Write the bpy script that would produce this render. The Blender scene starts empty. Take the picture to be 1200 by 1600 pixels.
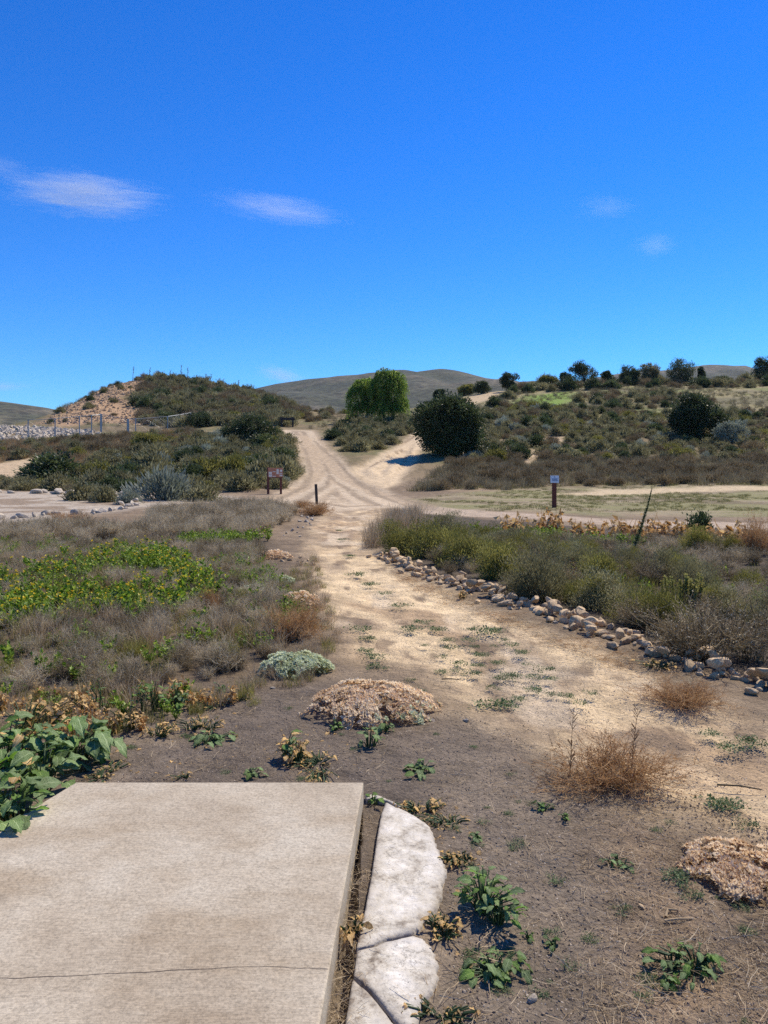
import bpy, bmesh, math, random
import numpy as np
from mathutils import Vector, Matrix, Euler

# ------------------------------------------------------------------ camera, sky, sun, exposure
scene = bpy.context.scene
COL = scene.collection
rad = math.radians
CAMZ, F, CX, HY = 1.6, 1200.0, 600.0, 720.0       # eye height, focal length in px, centre column, horizon row

cam_d = bpy.data.cameras.new('camera'); cam = bpy.data.objects.new('camera', cam_d); COL.objects.link(cam)
cam.location = (0, 0, CAMZ); cam.rotation_euler = (rad(90), 0, 0)
cam_d.sensor_fit = 'VERTICAL'; cam_d.sensor_height = 48.0; cam_d.lens = 36.0
cam_d.shift_y = -0.05; cam_d.clip_start = 0.05; cam_d.clip_end = 20000
scene.camera = cam

SUN_AZ, SUN_EL = 42.0, 50.0                         # degrees to the right of straight ahead, above the horizon
world = bpy.data.worlds.new('World'); scene.world = world; world.use_nodes = True
wn, wl = world.node_tree.nodes, world.node_tree.links
bg = wn['Background']
sky = wn.new('ShaderNodeTexSky'); sky.sky_type = 'NISHITA'; sky.sun_disc = False
sky.sun_elevation = rad(SUN_EL); sky.sun_rotation = rad(SUN_AZ)
sky.altitude = 0; sky.air_density = 1.0; sky.dust_density = 0.0; sky.ozone_density = 4.0
hs = wn.new('ShaderNodeHueSaturation'); hs.inputs['Saturation'].default_value = 1.32; hs.inputs['Value'].default_value = 1.0
wl.new(sky.outputs[0], hs.inputs['Color'])
tn = wn.new('ShaderNodeMix'); tn.data_type = 'RGBA'; tn.blend_type = 'MULTIPLY'; tn.inputs[0].default_value = 1.0   # the deep blue of dry, clear air
wl.new(hs.outputs[0], tn.inputs[6]); tn.inputs[7].default_value = (0.31, 0.68, 1.08, 1)
wl.new(tn.outputs[2], bg.inputs['Color']); bg.inputs['Strength'].default_value = 0.13
sd = bpy.data.lights.new('sun', 'SUN'); sun = bpy.data.objects.new('sun', sd); COL.objects.link(sun)
sd.energy = 5.0; sd.angle = rad(0.53); sd.color = (1.0, 0.92, 0.79)
SUNV = Vector((math.sin(rad(SUN_AZ)) * math.cos(rad(SUN_EL)), math.cos(rad(SUN_AZ)) * math.cos(rad(SUN_EL)), math.sin(rad(SUN_EL))))
sun.rotation_euler = SUNV.to_track_quat('Z', 'Y').to_euler(); sun.location = (20, 20, 40)
vs = scene.view_settings
vs.view_transform = 'Standard'; vs.look = 'None'; vs.gamma = 1.0; vs.exposure = 0.28; vs.use_curve_mapping = False
scene.cycles.use_denoising = False
scene.cycles.transparent_max_bounces = 16; scene.cycles.max_bounces = 6
scene.cycles.volume_step_rate = 1.0; scene.cycles.sample_clamp_direct = 6.0; scene.cycles.sample_clamp_indirect = 3.0

# ------------------------------------------------------------------ helpers
def S(r, g, b):
    f = lambda c: (c / 12.92 if c <= 0.04045 else ((c + 0.055) / 1.055) ** 2.4)
    return np.array([f(r / 255), f(g / 255), f(b / 255)])

def tag(o, label=None, cat=None, group=None, kind=None):
    if label: o['label'] = label
    if cat: o['category'] = cat
    if group: o['group'] = group
    if kind: o['kind'] = kind
    return o

def link(name, data, parent=None, loc=(0, 0, 0), rot=(0, 0, 0), scl=(1, 1, 1)):
    o = bpy.data.objects.new(name, data); COL.objects.link(o)
    o.location = loc; o.rotation_euler = rot
    o.scale = (scl, scl, scl) if isinstance(scl, (int, float)) else scl
    if parent is not None: o.parent = parent
    return o

def empty(name, loc, rz=0.0, scl=1.0):
    o = link(name, None, None, loc, (0, 0, rz), scl); o.empty_display_size = 0.2; return o

def copy_tree(o, parent=None):
    c = o.copy(); COL.objects.link(c); c.parent = parent
    for ch in list(o.children): copy_tree(ch, c)
    return c

def hash2(ix, iy, seed):
    h = (ix.astype(np.int64) * 374761393 + iy.astype(np.int64) * 668265263 + seed * 982451653) & 0x7fffffff
    h = ((h ^ (h >> 13)) * 1274126177) & 0x7fffffff
    return ((h ^ (h >> 16)) & 0xffff) / 65535.0

def vnoise(x, y, seed=0):
    x = np.asarray(x, float); y = np.asarray(y, float)
    ix, iy = np.floor(x), np.floor(y); fx, fy = x - ix, y - iy
    fx = fx * fx * (3 - 2 * fx); fy = fy * fy * (3 - 2 * fy)
    a = hash2(ix, iy, seed); b = hash2(ix + 1, iy, seed); c = hash2(ix, iy + 1, seed); d = hash2(ix + 1, iy + 1, seed)
    return (a * (1 - fx) + b * fx) * (1 - fy) + (c * (1 - fx) + d * fx) * fy

def fbm(x, y, seed=0, octaves=4):
    t, a, n = 0, 0.5, 0
    for k in range(octaves):
        t = t + a * vnoise(x * 2 ** k + 17.3 * k, y * 2 ** k - 9.1 * k, seed + k); n += a; a *= 0.5
    return t / n

def sstep(a, b, x):
    t = np.clip((np.asarray(x, float) - a) / (b - a), 0, 1); return t * t * (3 - 2 * t)

def norm(v):
    return v / np.maximum(np.linalg.norm(v, axis=-1, keepdims=True), 1e-9)

# ------------------------------------------------------------------ terrain: depth/elevation profiles, column by column
FLAT = [(26, 794)]
PROF = {   # column : [(distance m, picture row)...] then a crest the land falls away from
 -500: [(45, 762), (60, 728), (68, 700), (72, 692), (78, 678), (84, 664)],
 -150: [(45, 762), (60, 720), (68, 696), (72, 689), (78, 672), (84, 662)],
    0: [(45, 762), (56, 722), (66, 696), (72, 688), (78, 673), (83, 668)],
   60: [(45, 762), (56, 720), (66, 692), (73, 685), (79, 673), (86, 665), (100, 648)],
  110: [(45, 762), (56, 718), (66, 690), (74, 681), (80, 674), (96, 650), (112, 622)],
  160: [(45, 763), (56, 718), (66, 688), (76, 676), (82, 668), (97, 645), (115, 612), (127, 593)],
  230: [(44, 764), (56, 715), (66, 686), (77, 673), (86, 661), (104, 632), (122, 600), (132, 584)],
  300: [(42, 766), (55, 715), (66, 684), (78, 668), (94, 650), (112, 620), (130, 594)],
  350: [(40, 768), (52, 720), (63, 690), (75, 668), (94, 646), (112, 623), (129, 605)],
  400: [(38, 771), (48, 738), (58, 704), (70, 675), (82, 660), (102, 638), (126, 619)],
  450: [(38, 771), (44, 752), (54, 715), (64, 690), (75, 670), (90, 656), (105, 642), (118, 635)],
  500: [(38, 771), (44, 752), (54, 717), (64, 692), (75, 672), (88, 662), (105, 651), (118, 645)],
  560: [(38, 771), (46, 745), (54, 720), (64, 692), (75, 672), (88, 660), (98, 652), (110, 646)],
  610: [(38, 771), (46, 745), (54, 720), (62, 700), (74, 675), (88, 660), (98, 651), (112, 643)],
  650: [(34, 778), (40, 764), (48, 740), (56, 713), (64, 692), (78, 666), (95, 648), (112, 636), (124, 630)],
  700: [(34, 777), (43, 752), (54, 716), (63, 692), (78, 665), (98, 640), (122, 625), (138, 619)],
  760: [(34, 777), (43, 752), (54, 720), (65, 692), (80, 660), (104, 631), (130, 613), (138, 611)],
  850: [(34, 777), (42, 758), (49, 736), (62, 700), (76, 670), (95, 640), (120, 614), (138, 600)],
  950: [(34, 777), (40, 765), (45, 752), (51, 733), (62, 700), (76, 670), (95, 640), (120, 613), (138, 598)],
 1100: [(34, 777), (40, 765), (45, 752), (51, 733), (62, 700), (75, 670), (94, 640), (120, 610), (138, 595)],
 1200: [(34, 777), (40, 765), (45, 752), (51, 732), (62, 700), (75, 670), (94, 638), (120, 607), (138, 590)],
 1700: [(34, 777), (40, 765), (45, 752), (51, 732), (62, 698), (75, 666), (94, 632), (120, 600), (140, 582)],
}
US = np.linspace(-0.92, 0.92, 185); LY = np.linspace(0.0, math.log(420), 320)
def _table():
    YS = np.exp(LY); cu, rows = [], []
    for px in sorted(PROF):
        pts = [(0.5, 0.0), (24.0, 0.0)] + [(y, CAMZ + (HY - py) / F * y) for y, py in FLAT + PROF[px]]
        yc, zc = pts[-1]
        pts += [(yc + 8, zc - 0.1), (yc + 30, zc - 2.6), (yc + 90, zc * 0.35 - 4), (400, -6.0)]
        a = np.array(pts); rows.append(np.interp(YS, a[:, 0], a[:, 1])); cu.append((px - CX) / F)
    rows = np.array(rows); T = np.array([np.interp(US, cu, rows[:, j]) for j in range(rows.shape[1])]).T
    def blur(T, s, ax):
        n = int(3 * s) + 1; k = np.exp(-0.5 * (np.arange(-n, n + 1) / s) ** 2); k /= k.sum()
        P = np.pad(T, [(n, n) if i == ax else (0, 0) for i in range(2)], mode='edge')
        return sum(w * np.take(P, range(i, i + T.shape[ax]), axis=ax) for i, w in enumerate(k))
    return blur(blur(T, 2.0, 0), 1.6, 1)
TAB = _table()

def height(x, y):
    x = np.asarray(x, float); y = np.asarray(y, float)
    r = np.hypot(x, y); ang = np.arctan2(np.abs(x), y); A0 = math.atan(0.9)
    ye = np.where(ang > A0, r * math.cos(A0), y); ye = np.clip(ye, 1.0, 419.0)
    u = np.clip(np.where(ang > A0, np.sign(x) * 0.9, x / np.maximum(y, 1e-3)), -0.91, 0.91)
    fu = (u - US[0]) / (US[1] - US[0]); fl = np.log(ye) / (LY[1] - LY[0])
    iu = np.clip(fu.astype(int), 0, len(US) - 2); il = np.clip(fl.astype(int), 0, len(LY) - 2)
    fu = fu - iu; fl = fl - il
    z = (TAB[iu, il] * (1 - fu) + TAB[iu + 1, il] * fu) * (1 - fl) + (TAB[iu, il + 1] * (1 - fu) + TAB[iu + 1, il + 1] * fu) * fl
    z = z * (1 - sstep(rad(50), rad(88), ang))
    z = z + (fbm(x * 0.9, y * 0.9, 3, 3) - 0.5) * 0.05 * sstep(3.5, 8, r)
    z = z + (fbm(x * 0.16, y * 0.16, 5, 3) - 0.5) * 0.25 * sstep(20, 45, r)
    z = z + (fbm(x * 0.07, y * 0.07, 7, 4) - 0.5) * 3.2 * sstep(85, 125, r) * (1 - sstep(160, 220, r)) * sstep(-5, -20, x)
    z = z + (fbm(x * 0.05, y * 0.05, 9, 3) - 0.5) * 1.0 * sstep(60, 100, r)
    z = z + (fbm(x * 6, y * 6, 11, 3) - 0.5) * 0.032 * (1 - sstep(8, 16, r)) * sstep(1.2, 2.2, r)
    return z

def proj(x, y, z):
    y = np.maximum(np.asarray(y, float), 1e-3)
    return CX + F * x / y, HY - F * (z - CAMZ) / y

_ym = np.exp(np.linspace(math.log(1.6), math.log(260), 1400))
def at(px, py):
    """the point of the land seen in picture column px, row py"""
    u = (px - CX) / F; zr = CAMZ + (HY - py) / F * _ym; zt = height(u * _ym, _ym)
    d = zt - zr; k = np.argmax(d >= 0)
    if not (d >= 0).any(): k = np.argmax(d)
    y = _ym[k]
    if k > 0 and d[k] >= 0:
        t = -d[k - 1] / (d[k] - d[k - 1]); y = _ym[k - 1] + t * (_ym[k] - _ym[k - 1])
    return Vector((u * y, y, float(height(u * y, y))))

def gz(x, y): return float(height(np.array([x]), np.array([y]))[0])

def inpoly(px, py, poly):
    px = np.asarray(px, float); py = np.asarray(py, float); ins = np.zeros(px.shape, bool); n = len(poly)
    for i in range(n):
        x0, y0 = poly[i]; x1, y1 = poly[(i + 1) % n]
        if y0 == y1: continue
        c = ((y0 > py) != (y1 > py)) & (px < (x1 - x0) * (py - y0) / (y1 - y0) + x0); ins ^= c
    return ins

def sdf(x, y, poly):
    d = np.full(x.shape, 1e9); n = len(poly)
    for i in range(n):
        ax, ay = poly[i]; bx, by = poly[(i + 1) % n]; ex, ey = bx - ax, by - ay
        t = np.clip(((x - ax) * ex + (y - ay) * ey) / max(ex * ex + ey * ey, 1e-9), 0, 1)
        d = np.minimum(d, np.hypot(x - ax - t * ex, y - ay - t * ey))
    return np.where(inpoly(x, y, poly), -d, d)

def wpoly(pts): return [tuple(at(px, py)[:2]) for px, py in pts]

# areas of the land, outlined where they lie
A_PATH = wpoly([(1500, 1330), (1200, 1300), (1010, 1225), (870, 1165), (740, 1105), (660, 1050), (575, 1030), (528, 970), (505, 910), (488, 860), (492, 825), (505, 800),
                (600, 790), (585, 812), (566, 835), (580, 868), (650, 903), (740, 945), (850, 992), (950, 1036), (1060, 1085), (1200, 1125), (1500, 1200)])
A_ROAD = wpoly([(437, 671), (456, 690), (472, 715), (478, 738), (462, 757), (430, 772), (400, 783), (470, 790), (505, 801), (600, 792), (650, 797), (690, 798), (640, 782), (600, 764), (570, 752), (548, 735), (525, 708), (505, 690), (492, 672)])
A_SIDE = wpoly([(545, 733), (585, 715), (618, 698), (640, 682), (648, 668), (668, 668), (664, 690), (655, 712), (640, 735), (625, 755), (600, 764), (570, 752)])
A_CROSS = wpoly([(640, 797), (660, 790), (760, 799), (860, 804), (960, 812), (1250, 820), (1250, 829), (960, 822), (860, 812), (760, 808), (660, 802)])
A_UP = wpoly([(672, 640), (705, 627), (750, 615), (790, 611), (775, 622), (735, 633), (690, 646)])
A_FIELD = wpoly([(640, 780), (760, 768), (880, 760), (1000, 758), (1330, 756), (1330, 806), (1000, 806), (860, 801), (700, 796)])
A_STRIP = wpoly([(870, 773), (940, 765), (1050, 762), (1330, 761), (1330, 769), (1050, 770), (940, 774)])
A_PLAZA = wpoly([(-260, 766), (0, 768), (150, 770), (330, 772), (400, 780), (330, 788), (220, 793), (120, 805), (0, 818), (-260, 830)])
A_ROCK = wpoly([(60, 662), (110, 630), (160, 604), (205, 592), (235, 594), (215, 612), (190, 620), (215, 640), (240, 657), (225, 664), (150, 660), (100, 668)])
A_DARK = wpoly([(-300, 1200), (150, 1130), (280, 1075), (420, 1070), (540, 1060), (640, 1130), (760, 1150), (860, 1230), (900, 1330), (1010, 1450), (1130, 1700), (-900, 2600)])
A_GREEN = wpoly([(790, 634), (830, 618), (890, 612), (900, 622), (880, 634), (820, 640)])
A_LBED = wpoly([(-300, 830), (0, 825), (180, 822), (420, 835), (450, 880), (500, 960), (515, 1020), (430, 1060), (250, 1085), (100, 1075), (-50, 1090), (-300, 1120)])
A_RBED = wpoly([(580, 840), (610, 815), (640, 800), (760, 812), (960, 826), (1300, 835), (1300, 1090), (1040, 1015), (900, 968), (760, 918), (650, 885), (595, 862)])
BARE = [(wpoly([(810, 722), (830, 705), (850, 700), (845, 712), (825, 726)]), 0.5), (wpoly([(820, 690), (850, 683), (880, 682), (880, 688), (840, 695)]), 0.5),
        (wpoly([(278, 662), (292, 646), (303, 642), (301, 652), (290, 662)]), 0.4), (wpoly([(-60, 738), (10, 722), (55, 715), (110, 730), (60, 745), (-60, 752)]), 0.6)]

# ------------------------------------------------------------------ materials
def newmat(name):
    m = bpy.data.materials.new(name); m.use_nodes = True
    nt = m.node_tree; return m, nt.nodes, nt.links, nt.nodes['Principled BSDF']

def N(nodes, kind, **kw):
    n = nodes.new(kind)
    for k, v in kw.items():
        if k.startswith('i_'):
            n.inputs[k[2:].replace('_', ' ')].default_value = v
        else: setattr(n, k, v)
    return n

def ramp(nodes, stops):
    r = nodes.new('ShaderNodeValToRGB'); e = r.color_ramp.elements
    while len(e) < len(stops): e.new(0.5)
    for el, (p, c) in zip(e, stops):
        el.position = p; el.color = (c[0], c[1], c[2], 1) if hasattr(c, '__len__') else (c, c, c, 1)
    return r

def mixc(nodes, links, a, b, fac, mode='MIX'):
    m = nodes.new('ShaderNodeMix'); m.data_type = 'RGBA'; m.blend_type = mode
    for sock, v in ((m.inputs[0], fac), (m.inputs[6], a), (m.inputs[7], b)):
        if hasattr(v, 'is_linked') or hasattr(v, 'links'): links.new(v, sock)
        elif hasattr(v, '__len__'): sock.default_value = (v[0], v[1], v[2], 1)
        else: sock.default_value = v
    return m.outputs[2]

def mat_ground():
    m, n, l, b = newmat('earth')
    a = N(n, 'ShaderNodeAttribute', attribute_name='base')
    near = N(n, 'ShaderNodeAttribute', attribute_name='near')
    geo = N(n, 'ShaderNodeNewGeometry')
    n1 = N(n, 'ShaderNodeTexNoise', i_Scale=3.2, i_Detail=9.0, i_Roughness=0.72); l.new(geo.outputs['Position'], n1.inputs['Vector'])
    n2 = N(n, 'ShaderNodeTexNoise', i_Scale=55.0, i_Detail=6.0, i_Roughness=0.7); l.new(geo.outputs['Position'], n2.inputs['Vector'])
    v = N(n, 'ShaderNodeTexVoronoi', i_Scale=42.0); l.new(geo.outputs['Position'], v.inputs['Vector'])
    r1 = ramp(n, [(0.30, 0.62), (0.5, 0.98), (0.72, 1.3)]); l.new(n1.outputs[0], r1.inputs[0])
    r2 = ramp(n, [(0.30, 0.60), (0.52, 1.0), (0.75, 1.38)]); l.new(n2.outputs[0], r2.inputs[0])
    c = mixc(n, l, a.outputs[0], r1.outputs[0], 1.0, 'MULTIPLY')
    c = mixc(n, l, c, r2.outputs[0], near.outputs['Fac'], 'MULTIPLY')
    r3 = ramp(n, [(0.0, 1.45), (0.10, 1.1), (0.2, 1.0)]); l.new(v.outputs['Distance'], r3.inputs[0])
    c = mixc(n, l, c, r3.outputs[0], near.outputs['Fac'], 'MULTIPLY')
    l.new(c, b.inputs['Base Color']); b.inputs['Roughness'].default_value = 0.95; b.inputs['Specular IOR Level'].default_value = 0.15
    n3 = N(n, 'ShaderNodeTexNoise', i_Scale=26.0, i_Detail=8.0, i_Roughness=0.75); l.new(geo.outputs['Position'], n3.inputs['Vector'])
    bp = N(n, 'ShaderNodeBump', i_Strength=0.85, i_Distance=0.03); l.new(n3.outputs[0], bp.inputs['Height'])
    n4 = N(n, 'ShaderNodeTexNoise', i_Scale=4.0, i_Detail=6.0, i_Roughness=0.6); l.new(geo.outputs['Position'], n4.inputs['Vector'])
    bp2 = N(n, 'ShaderNodeBump', i_Strength=0.7, i_Distance=0.09); l.new(n4.outputs[0], bp2.inputs['Height']); l.new(bp.outputs[0], bp2.inputs['Normal'])
    l.new(bp2.outputs[0], b.inputs['Normal'])
    return m

def mat_foliage(name, cols, trans=0.3, rough=0.6, vary=0.35, spec=0.3):
    m, n, l, b = newmat(name)
    a = N(n, 'ShaderNodeAttribute', attribute_name='tint'); oi = N(n, 'ShaderNodeObjectInfo')
    k = len(cols); r = ramp(n, [(i / (k - 1), c) for i, c in enumerate(cols)]); l.new(a.outputs['Fac'], r.inputs[0])
    mr = N(n, 'ShaderNodeMapRange'); mr.inputs['To Min'].default_value = 1 - vary / 2; mr.inputs['To Max'].default_value = 1 + vary / 2
    l.new(oi.outputs['Random'], mr.inputs['Value'])
    c = mixc(n, l, r.outputs[0], mr.outputs[0], 1.0, 'MULTIPLY')
    l.new(c, b.inputs['Base Color']); b.inputs['Roughness'].default_value = rough; b.inputs['Specular IOR Level'].default_value = spec
    if trans > 0:
        t = N(n, 'ShaderNodeBsdfTranslucent'); l.new(c, t.inputs['Color'])
        mx = N(n, 'ShaderNodeMixShader'); mx.inputs[0].default_value = trans
        l.new(b.outputs[0], mx.inputs[1]); l.new(t.outputs[0], mx.inputs[2]); l.new(mx.outputs[0], n['Material Output'].inputs['Surface'])
    return m

def mat_plain(name, c0, c1, scale=6.0, rough=0.7, bump=0.3, dist=0.01, detail=8.0, coord='Object', stretch=None, metal=0.0, vary=0.0):
    m, n, l, b = newmat(name)
    tc = N(n, 'ShaderNodeTexCoord'); src = tc.outputs[coord]
    if stretch:
        mp = N(n, 'ShaderNodeMapping'); mp.inputs['Scale'].default_value = stretch; l.new(src, mp.inputs['Vector']); src = mp.outputs[0]
    no = N(n, 'ShaderNodeTexNoise', i_Scale=scale, i_Detail=detail, i_Roughness=0.65); l.new(src, no.inputs['Vector'])
    r = ramp(n, [(0.32, c0), (0.68, c1)]); l.new(no.outputs[0], r.inputs[0]); c = r.outputs[0]
    if vary:
        oi = N(n, 'ShaderNodeObjectInfo'); mr = N(n, 'ShaderNodeMapRange'); mr.inputs['To Min'].default_value = 1 - vary / 2; mr.inputs['To Max'].default_value = 1 + vary / 2
        l.new(oi.outputs['Random'], mr.inputs['Value']); c = mixc(n, l, c, mr.outputs[0], 1.0, 'MULTIPLY')
    l.new(c, b.inputs['Base Color']); b.inputs['Roughness'].default_value = rough; b.inputs['Metallic'].default_value = metal
    if bump:
        bp = N(n, 'ShaderNodeBump', i_Strength=bump, i_Distance=dist); l.new(no.outputs[0], bp.inputs['Height']); l.new(bp.outputs[0], b.inputs['Normal'])
    return m

M = {}
M['earth'] = mat_ground()
M['sage'] = mat_foliage('sage_leaf', [S(98, 94, 62), S(136, 130, 92), S(172, 166, 126)], 0.35, 0.75)
M['silver'] = mat_foliage('silver_leaf', [S(108, 114, 98), S(146, 152, 132), S(176, 180, 160)], 0.3, 0.7)
M['olive'] = mat_foliage('olive_leaf', [S(92, 90, 42), S(130, 127, 64), S(170, 162, 94)], 0.4, 0.65)
M['darkleaf'] = mat_foliage('dark_leaf', [S(48, 56, 32), S(74, 86, 50), S(118, 128, 80)], 0.28, 0.5, 0.25, 0.4)
M['pepper'] = mat_foliage('pepper_leaf', [S(72, 98, 38), S(122, 148, 56), S(190, 200, 98)], 0.55, 0.55, 0.2)
M['drygrey'] = mat_foliage('dry_twig', [S(134, 118, 92), S(180, 164, 132), S(226, 212, 180)], 0.35, 0.85)
M['drydark'] = mat_foliage('dark_twig', [S(88, 74, 52), S(128, 112, 82), S(176, 158, 124)], 0.25, 0.85)
M['drybrown'] = mat_foliage('brown_twig', [S(128, 94, 60), S(172, 132, 88), S(206, 170, 122)], 0.35, 0.85, 0.2)
M['straw'] = mat_foliage('straw', [S(128, 106, 76), S(176, 152, 116), S(210, 190, 156)], 0.25, 0.8, 0.25)
M['weed'] = mat_foliage('weed_leaf', [S(72, 98, 28), S(116, 142, 42), S(164, 180, 72)], 0.45, 0.5, 0.3)
M['pathweed'] = mat_foliage('path_weed_leaf', [S(58, 78, 46), S(92, 112, 66), S(126, 142, 92)], 0.3, 0.6, 0.3)
M['flower'] = mat_foliage('yellow_petal', [S(214, 178, 24), S(232, 200, 40), S(240, 214, 80)], 0.3, 0.6, 0.1)
M['red'] = mat_foliage('red_leaf', [S(130, 50, 40), S(165, 75, 60), S(190, 110, 90)], 0.3, 0.6, 0.1)
M['dryleaf'] = mat_foliage('dry_leaf', [S(150, 108, 58), S(196, 154, 92), S(226, 196, 142)], 0.35, 0.75, 0.2)
M['moundtan'] = mat_foliage('tan_rosette', [S(178, 146, 108), S(232, 204, 164), S(246, 228, 196)], 0.5, 0.8, 0.1)
M['moundgreen'] = mat_foliage('grey_green_rosette', [S(142, 150, 108), S(200, 206, 164), S(232, 234, 202)], 0.5, 0.75, 0.1)
M['grass'] = mat_foliage('field_grass', [S(96, 96, 52), S(130, 128, 74), S(168, 156, 104)], 0.3, 0.8, 0.4)
M['fargrass'] = mat_foliage('hill_dry_grass', [S(98, 88, 64), S(134, 122, 92), S(172, 160, 126)], 0.25, 0.85)
M['bark'] = mat_plain('bark', S(62, 50, 40), S(104, 88, 72), 14, 0.9, 0.6, 0.02)
M['rock'] = mat_plain('rock', S(148, 120, 86), S(216, 188, 146), 9, 0.9, 0.6, 0.012, vary=0.5)
M['boulder'] = mat_plain('pale_rock', S(150, 134, 112), S(206, 192, 170), 6, 0.9, 0.5, 0.03, vary=0.35)
M['hillrock'] = mat_plain('tan_rock', S(140, 110, 80), S(200, 168, 130), 3, 0.95, 0.6, 0.05, vary=0.5)
M['clod'] = mat_plain('clod', S(112, 94, 76), S(156, 136, 112), 30, 0.95, 0.3, vary=0.6)
M['pebble'] = mat_plain('pebble', S(140, 126, 108), S(200, 186, 166), 30, 0.9, 0.2, vary=0.6)
M['post_red'] = mat_plain('red_brown_wood', S(82, 40, 30), S(122, 66, 48), 9, 0.8, 0.4, 0.005, stretch=(6, 6, 0.6))
M['post_dark'] = mat_plain('dark_wood', S(40, 34, 30), S(74, 64, 56), 9, 0.85, 0.4, 0.005, stretch=(6, 6, 0.6))
M['plaque'] = mat_plain('white_plaque', S(206, 210, 214), S(226, 228, 230), 12, 0.45, 0.0)
M['ink'] = mat_plain('blue_grey_print', S(92, 112, 140), S(126, 144, 168), 20, 0.6, 0.0)
M['galv'] = mat_plain('galvanised_steel', S(132, 136, 138), S(172, 174, 174), 20, 0.5, 0.1, metal=0.6)
M['paper'] = mat_plain('sun_faded_paper', S(206, 194, 174), S(230, 222, 206), 10, 0.7, 0.1)
M['panelred'] = mat_plain('rust_red_panel', S(164, 100, 72), S(196, 134, 100), 10, 0.7, 0.1)

def mat_concrete():
    m, n, l, b = newmat('broomed_concrete')
    tc = N(n, 'ShaderNodeTexCoord'); o = tc.outputs['Object']
    big = N(n, 'ShaderNodeTexNoise', i_Scale=2.2, i_Detail=6.0, i_Roughness=0.6); l.new(o, big.inputs['Vector'])
    mp = N(n, 'ShaderNodeMapping'); mp.inputs['Scale'].default_value = (14, 190, 1); l.new(o, mp.inputs['Vector'])
    broom = N(n, 'ShaderNodeTexNoise', i_Scale=1.0, i_Detail=4.0, i_Roughness=0.7); l.new(mp.outputs[0], broom.inputs['Vector'])
    fine = N(n, 'ShaderNodeTexNoise', i_Scale=105.0, i_Detail=5.0, i_Roughness=0.7); l.new(o, fine.inputs['Vector'])
    r0 = ramp(n, [(0.28, S(158, 142, 119)), (0.5, S(178, 164, 141)), (0.75, S(194, 183, 162))]); l.new(big.outputs[0], r0.inputs[0])
    r1 = ramp(n, [(0.3, 0.80), (0.6, 1.06)]); l.new(broom.outputs[0], r1.inputs[0])
    r2 = ramp(n, [(0.32, 0.64), (0.5, 0.98), (0.66, 1.22)]); l.new(fine.outputs[0], r2.inputs[0])
    c = mixc(n, l, r0.outputs[0], r1.outputs[0], 1.0, 'MULTIPLY'); c = mixc(n, l, c, r2.outputs[0], 1.0, 'MULTIPLY')
    # slanting tyre-brown streaks and pits
    mp2 = N(n, 'ShaderNodeMapping'); mp2.inputs['Rotation'].default_value = (0, 0, rad(-38)); mp2.inputs['Scale'].default_value = (1.0, 2.4, 1); l.new(o, mp2.inputs['Vector'])
    st = N(n, 'ShaderNodeTexNoise', i_Scale=1.4, i_Detail=5.0, i_Roughness=0.6); l.new(mp2.outputs[0], st.inputs['Vector'])
    r3 = ramp(n, [(0.34, (0.82, 0.77, 0.71)), (0.52, (1, 1, 1)), (0.75, (1.08, 1.08, 1.08))]); l.new(st.outputs[0], r3.inputs[0]); c = mixc(n, l, c, r3.outputs[0], 0.9, 'MULTIPLY')
    v = N(n, 'ShaderNodeTexVoronoi', i_Scale=7.0); l.new(o, v.inputs['Vector'])
    r4 = ramp(n, [(0.018, 0.45), (0.03, 1.0)]); l.new(v.outputs['Distance'], r4.inputs[0]); c = mixc(n, l, c, r4.outputs[0], 0.7, 'MULTIPLY')
    l.new(c, b.inputs['Base Color']); b.inputs['Roughness'].default_value = 0.92; b.inputs['Specular IOR Level'].default_value = 0.2
    ad = N(n, 'ShaderNodeMath', operation='ADD'); l.new(broom.outputs[0], ad.inputs[0]); l.new(fine.outputs[0], ad.inputs[1])
    bp = N(n, 'ShaderNodeBump', i_Strength=0.5, i_Distance=0.004); l.new(ad.outputs[0], bp.inputs['Height']); l.new(bp.outputs[0], b.inputs['Normal'])
    return m
M['concrete'] = mat_concrete()

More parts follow.
